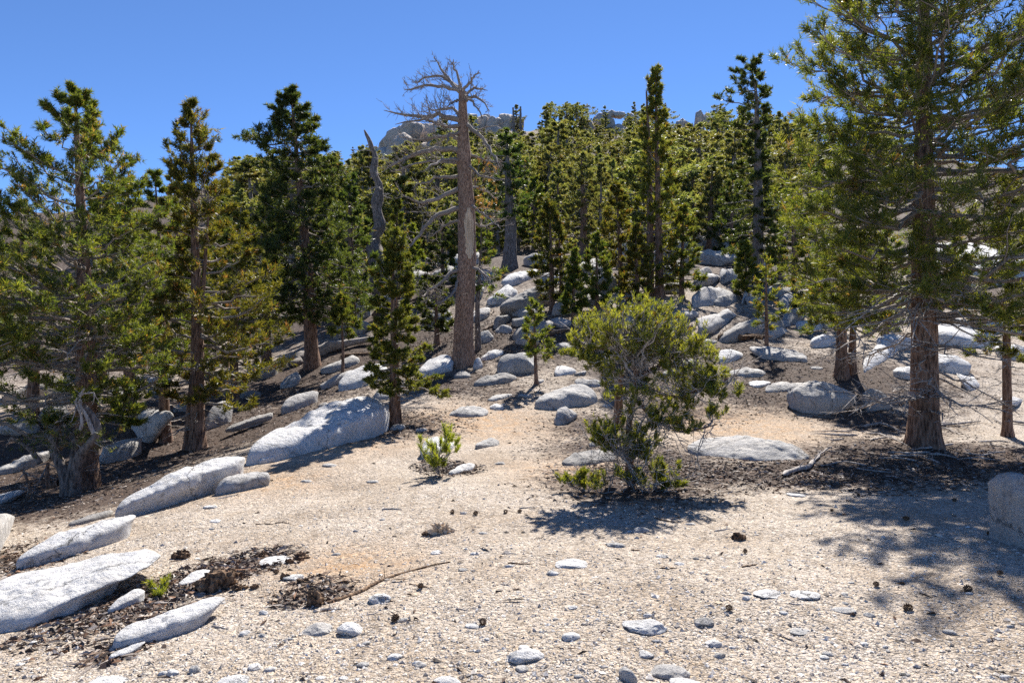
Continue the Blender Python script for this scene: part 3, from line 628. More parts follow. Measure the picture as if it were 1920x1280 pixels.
# ------------------------------------------------------------------ branches, needles, trees
def tubes(P, R, S=4, twist=None):
    """P (n,k,3) polylines, R (n,k) radii -> vertices, quads, owner per vertex"""
    n, k, _ = P.shape
    T = unit(np.gradient(P, axis=1))
    mt = unit(P[:, -1] - P[:, 0])
    ref = np.where(np.abs(mt[:, 2:3]) < .8, np.array([[0, 0, 1.0]]), np.array([[1.0, 0, 0]]))[:, None, :]
    U = unit(np.cross(T, np.broadcast_to(ref, T.shape))); W = np.cross(T, U)
    a = np.linspace(0, 2 * np.pi, S, endpoint=False)
    V = P[:, :, None] + R[:, :, None, None] * (np.cos(a)[:, None] * U[:, :, None] + np.sin(a)[:, None] * W[:, :, None])
    idx = np.arange(n * k * S).reshape(n, k, S)
    q = np.stack([idx[:, :-1], np.roll(idx, -1, 2)[:, :-1], np.roll(idx, -1, 2)[:, 1:], idx[:, 1:]], -1)
    return V.reshape(-1, 3), q.reshape(-1, 4)

def grow(start, dirn, length, K, wob, up, r):
    P = [start]; d = unit(dirn); st = (length / (K - 1))[:, None]
    for i in range(K - 1):
        P.append(P[-1] + d * st)
        d = unit(d + r.normal(size=d.shape) * wob + np.array([0, 0, 1.0]) * up)
    return np.stack(P, 1)

def sample(P, t):
    """points and tangents at parameter t (n,m) on polylines P (n,k,3)"""
    n, k, _ = P.shape
    u = np.clip(t, 0, 1) * (k - 1); i = np.minimum(u.astype(int), k - 2); f = (u - i)[..., None]
    rows = np.arange(n)[:, None]
    a, b = P[rows, i], P[rows, i + 1]
    return a + (b - a) * f, unit(b - a)

def needles(pos, ax, size, width, M, cols, r, spread=(.35, 1.15)):
    n = len(pos); ax = unit(ax)
    ref = np.where(np.abs(ax[:, 2:3]) < .8, np.array([[0, 0, 1.0]]), np.array([[1.0, 0, 0]]))
    U = unit(np.cross(ax, ref)); W = np.cross(ax, U)
    ph = r.uniform(0, 2 * np.pi, (n, M)); an = r.uniform(spread[0], spread[1], (n, M)); ln = size[:, None] * r.uniform(.7, 1.1, (n, M))
    rad = np.cos(ph)[..., None] * U[:, None] + np.sin(ph)[..., None] * W[:, None]
    dr = np.cos(an)[..., None] * ax[:, None] + np.sin(an)[..., None] * rad
    b = pos[:, None] + ax[:, None] * (size[:, None] * r.uniform(-.9, .35, (n, M)))[..., None]
    sd_ = unit(np.cross(dr, r.normal(size=dr.shape))) * width * .5
    V = np.stack([b + dr * ln[..., None] * .12 + sd_, b + dr * ln[..., None] * .12 - sd_, b + dr * ln[..., None]], 2).reshape(-1, 3)
    F = np.arange(n * M * 3).reshape(-1, 3)
    C = np.repeat(cols, M * 3, 0)
    return V, F, C

GREEN = dict(mid=((.038, .068, .018), (.130, .155, .032), (.20, .115, .04), .06),
             fresh=((.045, .080, .020), (.155, .185, .036), (.20, .12, .04), .03),
             dark=((.026, .050, .018), (.075, .105, .028), (.14, .09, .04), .03),
             yellow=((.050, .080, .018), (.165, .180, .034), (.22, .125, .04), .07),
             bright=((.095, .155, .034), (.270, .335, .060), (.20, .14, .03), .02),
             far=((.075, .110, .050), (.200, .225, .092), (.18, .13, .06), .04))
def tuft_colors(n, pal, r):
    a, b, c, pb = GREEN[pal]; t = r.uniform(0, 1, (n, 1)) ** 1.3
    C = (np.array(a) * (1 - t) + np.array(b) * t) * [1.10, .95, .82]
    m = r.uniform(size=n) < pb
    C[m] = np.array(c) * r.uniform(.6, 1.2, (m.sum(), 1))
    return C

def dress(O, T, r, rb, sag=.12, sec=7, ter=3, K=7, wob=.05, seclen=.38, up=.25, bare=.35, tipr=.003, secr=.006):
    """primary limbs from O to T with side shoots and twigs; returns polylines per level and tuft seats"""
    n = len(O); s = np.linspace(0, 1, K)[None, :, None]; L = np.linalg.norm(T - O, axis=1)
    P = O[:, None] * (1 - s) + T[:, None] * s
    P[..., 2] -= (sag * L)[:, None] * (4 * s[..., 0] * (1 - s[..., 0])) * (1 - .5 * s[..., 0])
    P += r.normal(size=P.shape) * (wob * L)[:, None, None] * (np.sin(s * np.pi) + .15 * s) * np.array([1, 1, .6])
    P[:, 0] = O
    R = rb[:, None] * (1 - s[..., 0]) ** .8 + tipr
    t = np.sort(r.uniform(bare, 1.0, (n, sec)), 1); p, tg = sample(P, t)
    side = np.where((np.arange(sec) % 2)[None, :, None] == 0, 1.0, -1.0)
    lat = unit(np.cross(tg, np.array([0, 0, 1.0]))) * side
    dr = tg * .75 + lat * r.uniform(.35, 1.1, (n, sec, 1)) + np.array([0, 0, 1.0]) * r.uniform(-.15, .5, (n, sec, 1))
    ln = (L[:, None] * seclen * (1.15 - .75 * t) * r.uniform(.6, 1.25, (n, sec))).ravel()
    P2 = grow(p.reshape(-1, 3), dr.reshape(-1, 3), ln, 4, .18, up * .55, r)
    R2 = np.linspace(1, .45, 4)[None] * np.clip(ln * .018, secr * .6, secr * 2.2)[:, None]
    own2 = np.repeat(np.arange(n), sec)
    if ter:
        t3 = r.uniform(.25, 1, (len(P2), ter)); p3, tg3 = sample(P2, t3)
        d3 = tg3 + r.normal(size=tg3.shape) * .65 + np.array([0, 0, .25 + up])
        l3 = (ln[:, None] * r.uniform(.22, .5, t3.shape)).ravel()
        P3 = grow(p3.reshape(-1, 3), d3.reshape(-1, 3), l3, 2, .12, up * .5, r)
        R3 = np.linspace(1, .5, 2)[None] * np.full((len(P3), 1), secr * .5)
        own3 = np.repeat(own2, ter)
    else:
        P3 = np.zeros((0, 2, 3)); R3 = np.zeros((0, 2)); own3 = np.zeros(0, int)
    return P, R, P2, R2, own2, P3, R3, own3

def seats(P, P2, P3, r, along=.55):
    """needle tuft positions and axes: tips of everything, plus the outer parts of side shoots"""
    ps, ax = [], []
    for A in (P, P2, P3):
        if len(A): ps.append(A[:, -1]); ax.append(A[:, -1] - A[:, -2])
    if len(P2):
        t = r.uniform(along, 1, (len(P2), 2)); p, g = sample(P2, t); ps.append(p.reshape(-1, 3)); ax.append((g + r.normal(size=g.shape) * .4 + [0, 0, .3]).reshape(-1, 3))
    if len(P3):
        t = r.uniform(.4, 1, (len(P3), 1)); p, g = sample(P3, t); ps.append(p.reshape(-1, 3)); ax.append((g + r.normal(size=g.shape) * .4 + [0, 0, .3]).reshape(-1, 3))
    t = r.uniform(.8, 1, (len(P), 3)); p, g = sample(P, t); ps.append(p.reshape(-1, 3)); ax.append((g + r.normal(size=g.shape) * .4 + [0, 0, .3]).reshape(-1, 3))
    return np.concatenate(ps), unit(np.concatenate(ax))

def put_branches(parent, levels, mat, join=False, S1=6, label=None, fine=True):
    P, R, P2, R2, o2, P3, R3, o3 = levels
    if not fine: P3, R3, o3, P2, R2, o2 = P3[:0], R3[:0], o3[:0], P2[::2], R2[::2], o2[::2]
    def build(m1, m2, m3):
        Vs, Fs, b = [], [], 0
        for A, B, S in ((P[m1], R[m1], S1), (P2[m2], R2[m2], 3), (P3[m3], R3[m3], 3)):
            if len(A):
                v, f = tubes(A, B, S); Vs.append(v); Fs.append(f + b); b += len(v)
        return np.concatenate(Vs), np.concatenate(Fs)
    if join:
        v, f = build(np.ones(len(P), bool), np.ones(len(P2), bool), np.ones(len(P3), bool))
        o = obj('limbs', mesh_data('limbs', v, f, mat), parent); o['kind'] = 'stuff'
        return
    for i in range(len(P)):
        v, f = build(np.arange(len(P)) == i, o2 == i, o3 == i)
        o = obj('branch', mesh_data('branch', v, f, mat), parent)
        if label: o['label'] = label

def trunk_mesh(path, rad, mat, S=16, rows=44, flare=.35, seed=0, lumps=.05):
    """path (k,3) local, rad (k,)"""
    path = np.asarray(path, float); rad = np.asarray(rad, float)
    seg = np.r_[0, np.cumsum(np.linalg.norm(np.diff(path, axis=0), axis=1))]; L = seg[-1]
    t = np.unique(np.r_[0, np.geomspace(.012, 1, rows // 2), np.linspace(0, 1, rows - rows // 2 + 1)[1:-1]]) * L; rows = len(t)
    C = np.stack([np.interp(t, seg, path[:, i]) for i in range(3)], 1)
    k = np.array([.25, .5, .25])
    for _ in range(2):
        C[1:-1] = .25 * C[:-2] + .5 * C[1:-1] + .25 * C[2:]
    R = np.interp(t, seg, rad)
    T = unit(np.gradient(C, axis=0))
    U = unit(np.cross(T, np.array([[0.13, 1.0, .07]]))); W = np.cross(T, U)
    a = np.linspace(0, 2 * np.pi, S, endpoint=False)
    ring = np.cos(a)[:, None] * U[:, None] + np.sin(a)[:, None] * W[:, None]
    h = t[:, None]
    root = flare * np.exp(-np.maximum(h - .2, 0) / (rad[0] * 1.7)) * (.75 + .6 * np.cos(a * 5 + seed) + .4 * np.cos(a * 3 + seed * 2.1))
    q = C[:, None] + ring * R[:, None, None]
    nz = lumps * fbm(q / (rad[0] * 1.2 + .02), 3, seed)
    V = C[:, None] + ring * (R[:, None] * (1 + root + nz))[..., None]
    idx = np.arange(rows * S).reshape(rows, S)
    F = np.stack([idx[:-1], np.roll(idx, -1, 1)[:-1], np.roll(idx, -1, 1)[1:], idx[1:]], -1).reshape(-1, 4)
    return mesh_data('trunk', V.reshape(-1, 3), F, mat)

def pine(label, group, base_px, top_px, d, tw, prof, seed, pal='mid', nb=60, sec=7, ter=3, pitch=(-.15, .55), sag=.10, tuft=None, ntuft=6000, M=14, dead=14, deadlo=.05, deadhi=.35,
         join=False, name='pine_tree', cat='tree', bark=None, lean=None, extra_trunk=None, bare=.35, twig=None, crown_bare=0.0, droop_dead=.25):
    r = np.random.default_rng(seed)
    x = (base_px[0] - CX) / FP * d; z = float(HT(x, d)); base = np.array([x, d, z])
    root = empty(name, base); tag(root, label, cat, group)
    k = d / FP
    H = (EYE - (top_px[1] - CY) * k) - z
    dx = (top_px[0] - base_px[0]) * k
    prof = np.array(prof, float)                     # (y, xl, xr) in photo pixels
    zs = (EYE - (prof[:, 0] - CY) * k) - z; o = np.argsort(zs)
    zs, xl, xr = zs[o], ((prof[:, 1] - base_px[0]) * k)[o], ((prof[:, 2] - base_px[0]) * k)[o]
    r0 = tw * k / 2 * .86
    if lean is None: path = np.array([[0, 0, -.2], [dx * .2 + .02 * H * r.normal() * .3, .01 * H * r.normal(), H * .33], [dx * .62, .01 * H * r.normal(), H * .66], [dx, 0, H]])
    else: path = np.array([[0, 0, -.2]] + [[(a - base_px[0]) * k, 0, (EYE - (b - CY) * k) - z] for a, b in lean])
    rad = r0 * np.interp(path[:, 2] / H, [-.1, 0, .3, .7, 1], [1.05, 1, .82, .42, .06])
    bark = bark or M_BARK
    obj('trunk', trunk_mesh(path, rad, bark, 14 if not join else 9, 40 if not join else 16, .35, seed), root)
    trunks = [(path, 1.0)]
    if extra_trunk:
        for pts, tw2 in extra_trunk:
            p2 = np.array([[(a - base_px[0]) * k, dy, (EYE - (b - CY) * k) - z] for a, b, dy in pts])
            p2[0, 2] -= .15
            r2 = tw2 * k / 2 * np.linspace(1, .12, len(p2)) ** .8
            obj('trunk', trunk_mesh(p2, r2, bark, 12, 30, .25, seed + 3), root); trunks.append((p2, 1.0))
    def axis_at(h, which=0):
        p = trunks[which][0]
        return np.stack([np.interp(h, p[:, 2], p[:, i]) for i in range(3)], -1)
    zlo, zhi = zs[0], zs[-1]
    def limb_set(n, z0, z1, pit0, pit1, lf, flat=1.0):
        zt = np.sort(z0 + (z1 - z0) * (np.arange(n) + r.uniform(0, 1, n)) / n)
        ph = np.arange(n) * 2.39996 + r.uniform(-.5, .5, n)
        cl, sl = np.cos(ph), np.sin(ph)
        L_ = np.interp(zt, zs, -xl) ; R_ = np.interp(zt, zs, xr)
        ctr = axis_at(zt)[:, 0]
        ext = np.where(cl > 0, R_ - ctr, L_ + ctr); mean = .5 * (R_ + L_)
        rd = np.maximum(np.abs(cl) ** 1.5 * ext + (1 - np.abs(cl) ** 1.5) * mean * .92, .05) * r.uniform(lf, 1.04, n)
        f = np.clip((zt - zlo) / (zhi - zlo + 1e-6), 0, 1)
        pt_ = pit0 + (pit1 - pit0) * f + r.normal(size=n) * .1
        zo = np.clip(zt - rd * np.tan(pt_), .06 * H, H * .985)
        wh = r.integers(0, len(trunks), n) if len(trunks) > 1 else np.zeros(n, int)
        O = np.stack([axis_at(zo[i], wh[i]) for i in range(n)])
        ctr3 = axis_at(zt)
        T = np.stack([ctr3[:, 0] + rd * cl, ctr3[:, 1] + rd * sl, zt], 1)
        rb = np.clip(r0 * .19 * (1.1 - .75 * zo / H) * np.clip(rd / (rd.mean() + 1e-6), .5, 1.4), .004, .038)
        return O, T, rb
    O, T, rb = limb_set(nb, zlo, zhi, pitch[0], pitch[1], .62)
    lev = dress(O, T, r, rb, sag, sec, ter, bare=bare)
    put_branches(root, lev, twig or (M_TWIG if not join else bark), join, 5 if not join else 3, fine=d < 12.5)
    if dead:
        z1, z2 = deadlo * H, deadhi * H
        zt = r.uniform(z1, z2, dead); ph = r.uniform(0, 2 * np.pi, dead)
        wmean = .5 * (np.interp(zt, zs, xr) - np.interp(zt, zs, xl))
        ln = np.maximum(wmean, .3) * r.uniform(.3, .85, dead)
        O2 = axis_at(zt); T2 = O2 + np.stack([np.cos(ph) * ln, np.sin(ph) * ln, -ln * droop_dead * r.uniform(0, 1.6, dead)], 1)
        ld = dress(O2, T2, r, np.clip(r0 * .12 * r.uniform(.5, 1.3, dead), .005, .02), -.05, max(sec, 5), 2, bare=.15, seclen=.4, up=-.12)
        if join: pass
        else: put_branches(root, ld, M_DEAD, False, 4, fine=d < 12.5)
    ps, ax = seats(lev[0], lev[2], lev[5], r)
    if len(ps) > ntuft:
        ctr = axis_at(ps[:, 2]); rr = np.hypot(ps[:, 0] - ctr[:, 0], ps[:, 1] - ctr[:, 1]); q = .25 + rr / (rr.mean() + 1e-6)
        sel = r.choice(len(ps), ntuft, False, q / q.sum()); ps, ax = ps[sel], ax[sel]
    sz = tuft if tuft else .056 + .0036 * d
    size = sz * r.uniform(.7, 1.25, len(ps))
    M = max(7, int(M * (.8 if d < 12.5 else .6)))
    V, F, C = needles(ps, ax, size, max(.0068, .00132 * d), M, tuft_colors(len(ps), pal, r), r)
    o = obj('crown', mesh_data('crown', V, F, M_NEEDLE, False, C), root); o['kind'] = 'stuff'
    return root

# --- the pines one can tell apart
pine('broad open pine with thick trunk and upswept boughs, gnarled stems at its foot', None, (160, 918), (140, 165), 10.5, 50,
     [(160, 128, 152), (200, 70, 185), (230, 30, 215), (300, 0, 265), (400, -50, 300), (500, -90, 345), (600, -120, 345), (700, -130, 300), (800, -60, 240)], 11, 'mid', 105, 11, 3, (-.12, .75), .10, .082, 12000, 14, 26, .1, .42)
pine('double-stemmed pine with yellow-tipped boughs sweeping over the slope', None, (370, 843), (357, 195), 13, 32,
     [(192, 350, 366), (240, 330, 385), (275, 314, 408), (330, 318, 425), (400, 300, 470), (480, 295, 500), (560, 290, 535), (640, 270, 548), (700, 285, 540), (760, 330, 470)], 12, 'yellow', 95, 9, 3, (-.1, .6), .10, None, 10000, 14, 18, .06, .32,
     extra_trunk=[([(345, 845, .15), (352, 760, .1), (375, 560, .1), (390, 380, .05)], 18)])
pine('dark tall dense pine with tiered flat boughs and bare lower trunk', None, (585, 692), (545, 170), 21, 30,
     [(166, 535, 560), (200, 510, 585), (230, 495, 605), (275, 452, 625), (295, 470, 632), (350, 480, 645), (420, 478, 665), (500, 480, 690), (560, 490, 692), (610, 530, 690)], 13, 'dark', 150, 10, 3, (-.3, .25), .06, None, 13500, 13, 16, .14, .36)
pine('slim young pine sapling standing beside striped shadow on the gravel', None, (737, 793), (738, 432), 12, 19,
     [(430, 730, 746), (470, 708, 764), (520, 697, 778), (570, 694, 784), (630, 690, 806), (680, 680, 815), (720, 690, 850), (745, 700, 840)], 14, 'fresh', 74, 8, 3, (-.25, .7), .06, .07, 6500, 15, 20, .06, .34,
     extra_trunk=[([(746, 780, .1), (742, 640, .05), (744, 540, .0)], 10)])
pine('thick sunlit pine with stout brown trunk and long bare drooping boughs', None, (1735, 838), (1735, -260), 10, 58,
     [(-260, 1715, 1755), (-150, 1600, 1850), (-60, 1520, 1940), (0, 1450, 2000), (80, 1470, 2020), (150, 1495, 2030), (215, 1520, 2040), (250, 1470, 2050), (330, 1450, 2060), (420, 1450, 2060), (500, 1462, 2070), (560, 1490, 2080), (610, 1540, 2060)], 15, 'fresh', 165, 11, 3, (-.18, .7), .10, .112, 24000, 15, 40,
     deadlo=.06, deadhi=.30, bare=.28, droop_dead=.35)
pine('slim pine with thin trunk standing beyond the thick pine', None, (1890, 826), (1895, 330), 11, 20,
     [(330, 1885, 1905), (400, 1850, 1940), (500, 1820, 1960), (600, 1820, 1960), (680, 1835, 1950)], 16, 'mid', 40, 6, 2, (-.2, .5), .08, None, 2400, 13, 14, .06, .4)
pine('bright pine bough of a tree reaching in beside the broad open pine', None, (-110, 960), (-120, 380), 8.5, 40,
     [(380, -130, -100), (450, -220, -20), (520, -260, 62), (580, -280, 70), (640, -280, 30), (700, -260, 0)], 17, 'yellow', 44, 7, 3, (-.15, .5), .08, .085, 3500, 16, 6)
pine('tall twin-topped narrow pine standing over the wide bush', None, (1237, 560), (1229, 126), 23, 19,
     [(124, 1223, 1235), (160, 1217, 1242), (200, 1210, 1246), (240, 1198, 1258), (300, 1190, 1258), (360, 1178, 1270), (420, 1172, 1285), (480, 1168, 1290), (540, 1180, 1292)], 18, 'yellow', 95, 7, 2, (-.1, .9), .05, None, 6000, 13, 12, .05, .3,
     extra_trunk=[([(1222, 562, .2), (1220, 400, .1), (1218, 280, .05), (1212, 172, 0)], 15)])
pine('flat-topped old pine with crooked crown and grey bare trunk', None, (1420, 525), (1412, 112), 30, 27,
     [(106, 1378, 1424), (135, 1362, 1432), (170, 1345, 1438), (205, 1328, 1436), (222, 1345, 1440), (250, 1390, 1438), (290, 1385, 1440), (330, 1345, 1450), (400, 1340, 1458), (440, 1345, 1470), (490, 1355, 1480)], 19, 'dark', 90, 8, 2, (-.25, .35), .05, None, 6500, 13, 10, .1, .4, bark=M_BARKG,
     lean=[(1422, 400), (1420, 250), (1418, 160), (1408, 130)])
pine('dense twin-trunked young pine on the rocky slope', None, (1036, 588), (1030, 376), 22, 13,
     [(374, 1022, 1036), (410, 1008, 1052), (450, 998, 1068), (500, 986, 1086), (540, 990, 1092), (565, 1010, 1080)], 20, 'mid', 50, 6, 2, (-.1, .6), .05, None, 2900, 14, 4,
     extra_trunk=[([(1054, 585, .2), (1052, 500, .1), (1048, 440, 0)], 10)])
pine('yellowish bushy pine between twin-trunked and twin-topped pines', None, (1165, 580), (1155, 345), 24, 12,
     [(342, 1148, 1162), (380, 1130, 1180), (430, 1115, 1192), (480, 1105, 1200), (530, 1110, 1205), (560, 1125, 1195)], 21, 'yellow', 46, 6, 2, (-.1, .6), .05, None, 2600, 13, 4)
pine('small thin sapling leaning before the split rounded boulder', None, (1006, 704), (1000, 565), 15.5, 9,
     [(563, 996, 1006), (590, 985, 1020), (620, 975, 1040), (650, 985, 1042), (672, 990, 1030)], 22, 'fresh', 26, 4, 1, (-.1, .5), .04, None, 500, 14, 10, .06, .35)
pine('thin sparse sapling in front of the great triangular slab', None, (1437, 650), (1436, 480), 18, 9,
     [(478, 1432, 1440), (510, 1418, 1455), (550, 1408, 1470), (590, 1405, 1475), (615, 1415, 1460)], 23, 'yellow', 26, 4, 1, (-.1, .5), .04, None, 420, 13, 14, .06, .4)
pine('old pine with thick grey fluted trunk on the rocky slope', None, (957, 515), (950, 250), 33, 30,
     [(246, 940, 962), (290, 905, 985), (340, 890, 1000), (380, 892, 1000), (420, 910, 985)], 24, 'dark', 50, 6, 2, (-.2, .4), .05, None, 2600, 12, 10, .1, .5, bark=M_BARKG)
pine('round-headed dark pine above the twin-trunked young pine', None, (1096, 490), (1090, 290), 38, 20,
     [(286, 1075, 1105), (310, 1055, 1125), (350, 1045, 1135), (400, 1050, 1138), (440, 1060, 1130)], 25, 'far', 46, 6, 2, (-.2, .4), .05, None, 2600, 12, 6)
pine('slender grey sparsely needled tree beside the dead tree', None, (897, 622), (903, 400), 19.5, 13,
     [(400, 893, 912), (440, 880, 925), (500, 870, 945), (560, 875, 940)], 26, 'mid', 26, 5, 2, (-.3, .3), .05, None, 700, 13, 18, .1, .6, bark=M_BARKG)
pine('low green pine filling the gap beside the dark tall pine trunk', None, (642, 640), (640, 555), 19, 8,
     [(552, 634, 646), (575, 618, 664), (605, 608, 680), (630, 612, 672)], 27, 'mid', 24, 5, 2, (-.1, .5), .04, None, 800, 13, 2)
pine('dark shaded pine with two trunks behind the thick pine', None, (1578, 705), (1590, 420), 15, 26,
     [(415, 1570, 1610), (470, 1530, 1650), (530, 1505, 1670), (590, 1490, 1680), (630, 1500, 1670)], 28, 'mid', 48, 7, 2, (-.2, .5), .06, None, 3000, 13, 16, .1, .45,
     extra_trunk=[([(1606, 700, .25), (1608, 620, .2), (1602, 520, .1)], 18)])
pine('dark low evergreen crouched in gloom behind the dead tree', None, (820, 640), (815, 520), 21, 12,
     [(518, 805, 825), (550, 780, 850), (590, 770, 855), (620, 780, 850)], 29, 'dark', 30, 5, 2, (-.1, .5), .04, None, 1500, 13, 6)
pine('narrow pine spire rising behind the young sapling', None, (745, 600), (745, 360), 27, 10,
     [(358, 741, 749), (400, 732, 758), (460, 725, 766), (520, 718, 772), (560, 720, 770)], 30, 'mid', 44, 5, 1, (-.1, .7), .04, None, 1500, 12, 2)

# crowd of dark pines behind the two left-hand pines
for i, (bx, by, tx, ty, d, tw, wl, pal) in enumerate(((245, 785, 240, 330, 15.5, 26, 120, 'mid'), (312, 825, 290, 320, 13.6, 24, 110, 'mid'), (440, 765, 452, 400, 17.5, 20, 100, 'yellow'), (60, 800, 40, 380, 14.5, 26, 140, 'mid'),
        (500, 700, 500, 370, 22, 22, 85, 'dark'), (190, 760, 195, 350, 19, 24, 110, 'dark'), (-30, 780, -40, 350, 18, 26, 130, 'dark'), (660, 640, 655, 330, 27, 20, 70, 'dark'), (420, 720, 410, 360, 24, 20, 90, 'dark'), (330, 720, 325, 330, 25, 20, 90, 'far'))):
    H_ = by - ty
    pine('dark-trunked pine in the crowd behind the open and double-stemmed pines', 'pines crowded behind the open pine', (bx, by), (tx, ty), d, tw,
         [(ty - 3, tx - 8, tx + 8), (ty + H_ * .2, tx - wl * .45, tx + wl * .45), (ty + H_ * .45, bx - wl * .8, bx + wl * .8), (ty + H_ * .62, bx - wl, bx + wl), (ty + H_ * .78, bx - wl * .8, bx + wl * .8)], 60 + i, pal, 56, 8, 2, (-.2, .5), .08, None, 3100, 12, 18, .06, .4)

# smaller pines standing among the rocks of the middle slope
MID = [((1075, 600), (1078, 470), 28, 'mid', 'small open pine beside the twin-trunked young pine'), ((1120, 588), (1118, 440), 40, 'mid', 'open green pine between twin-trunked and yellowish bushy pines'), ((1195, 578), (1192, 425), 36, 'yellow', 'yellow-tinged pine close beside the tall twin-topped pine'), ((1278, 560), (1282, 385), 44, 'mid', 'open green pine next to the twin-topped pine, towards the flat-topped pine'), ((1330, 470), (1335, 305), 48, 'far', 'bushy grey-green pine uphill between twin-topped and flat-topped pines'),
       ((1372, 482), (1374, 325), 48, 'dark', 'dark bushy pine close beside the flat-topped old pine trunk'), ((1300, 442), (1300, 292), 40, 'far', 'bushy grey-green pine uphill of the long overhanging slab'), ((1490, 560), (1485, 335), 54, 'mid', 'open green pine between the flat-topped and the thick pines'), ((1462, 520), (1464, 345), 48, 'far', 'bushy grey-green pine close behind the flat-topped pine'), ((1530, 610), (1530, 410), 58, 'fresh', 'fresh green pine overlapping the thick pine boughs'),
       ((882, 470), (886, 322), 40, 'far', 'bushy grey-green pine between the dead tree and the grey fluted trunk'), ((830, 545), (828, 405), 44, 'dark', 'dark bushy pine just behind the dead tree'), ((768, 560), (772, 425), 38, 'fresh', 'fresh green pine behind the narrow spire pine'), ((672, 560), (672, 405), 44, 'far', 'bushy grey-green pine beside the weathered hooked snag'), ((1000, 470), (1003, 335), 38, 'mid', 'open green pine beside the thick grey fluted trunk'),
       ((1046, 470), (1046, 312), 40, 'far', 'bushy grey-green pine above the dense twin-trunked pine'), ((1146, 462), (1148, 302), 46, 'far', 'bushy grey-green pine uphill of the yellowish bushy pine'), ((1204, 455), (1206, 305), 44, 'far', 'bushy grey-green pine uphill behind the twin-topped pine'), ((612, 600), (616, 455), 38, 'mid', 'open green pine beside the dark tall pine trunk'), ((1400, 560), (1396, 455), 34, 'fresh', 'fresh green pine low beside the split cream block'), ((1660, 640), (1665, 420), 60, 'mid', 'open green pine behind the thick pine trunk'), ((1790, 600), (1792, 430), 46, 'mid', 'open green pine between the thick and the slim pines')]
for i, (b_, t_, hw, pal, kind) in enumerate(MID):
    h_ = b_[1] - t_[1]; d_ = ground(*b_)
    pine(kind, 'smaller pines of the middle slope', b_, t_, d_, max(8, h_ * .07),
         [(t_[1] - 2, t_[0] - 5, t_[0] + 5), (t_[1] + h_ * .2, t_[0] - hw * .5, t_[0] + hw * .5), (t_[1] + h_ * .5, t_[0] - hw * .85, t_[0] + hw * .85), (t_[1] + h_ * .75, b_[0] - hw, b_[0] + hw), (t_[1] + h_ * .92, b_[0] - hw * .8, b_[0] + hw * .8)], 900 + i, pal, 40, 6, 2, (-.15, .5), .05, None, 1500, 11, 4)

# ------------------------------------------------------------------ dead trees
def px_local(pts, d, base):
    return np.array([[(p[0] - CX) / FP * (d + (p[2] if len(p) > 2 else 0)), d + (p[2] if len(p) > 2 else 0), EYE - (p[1] - CY) / FP * (d + (p[2] if len(p) > 2 else 0))] for p in pts]) - base

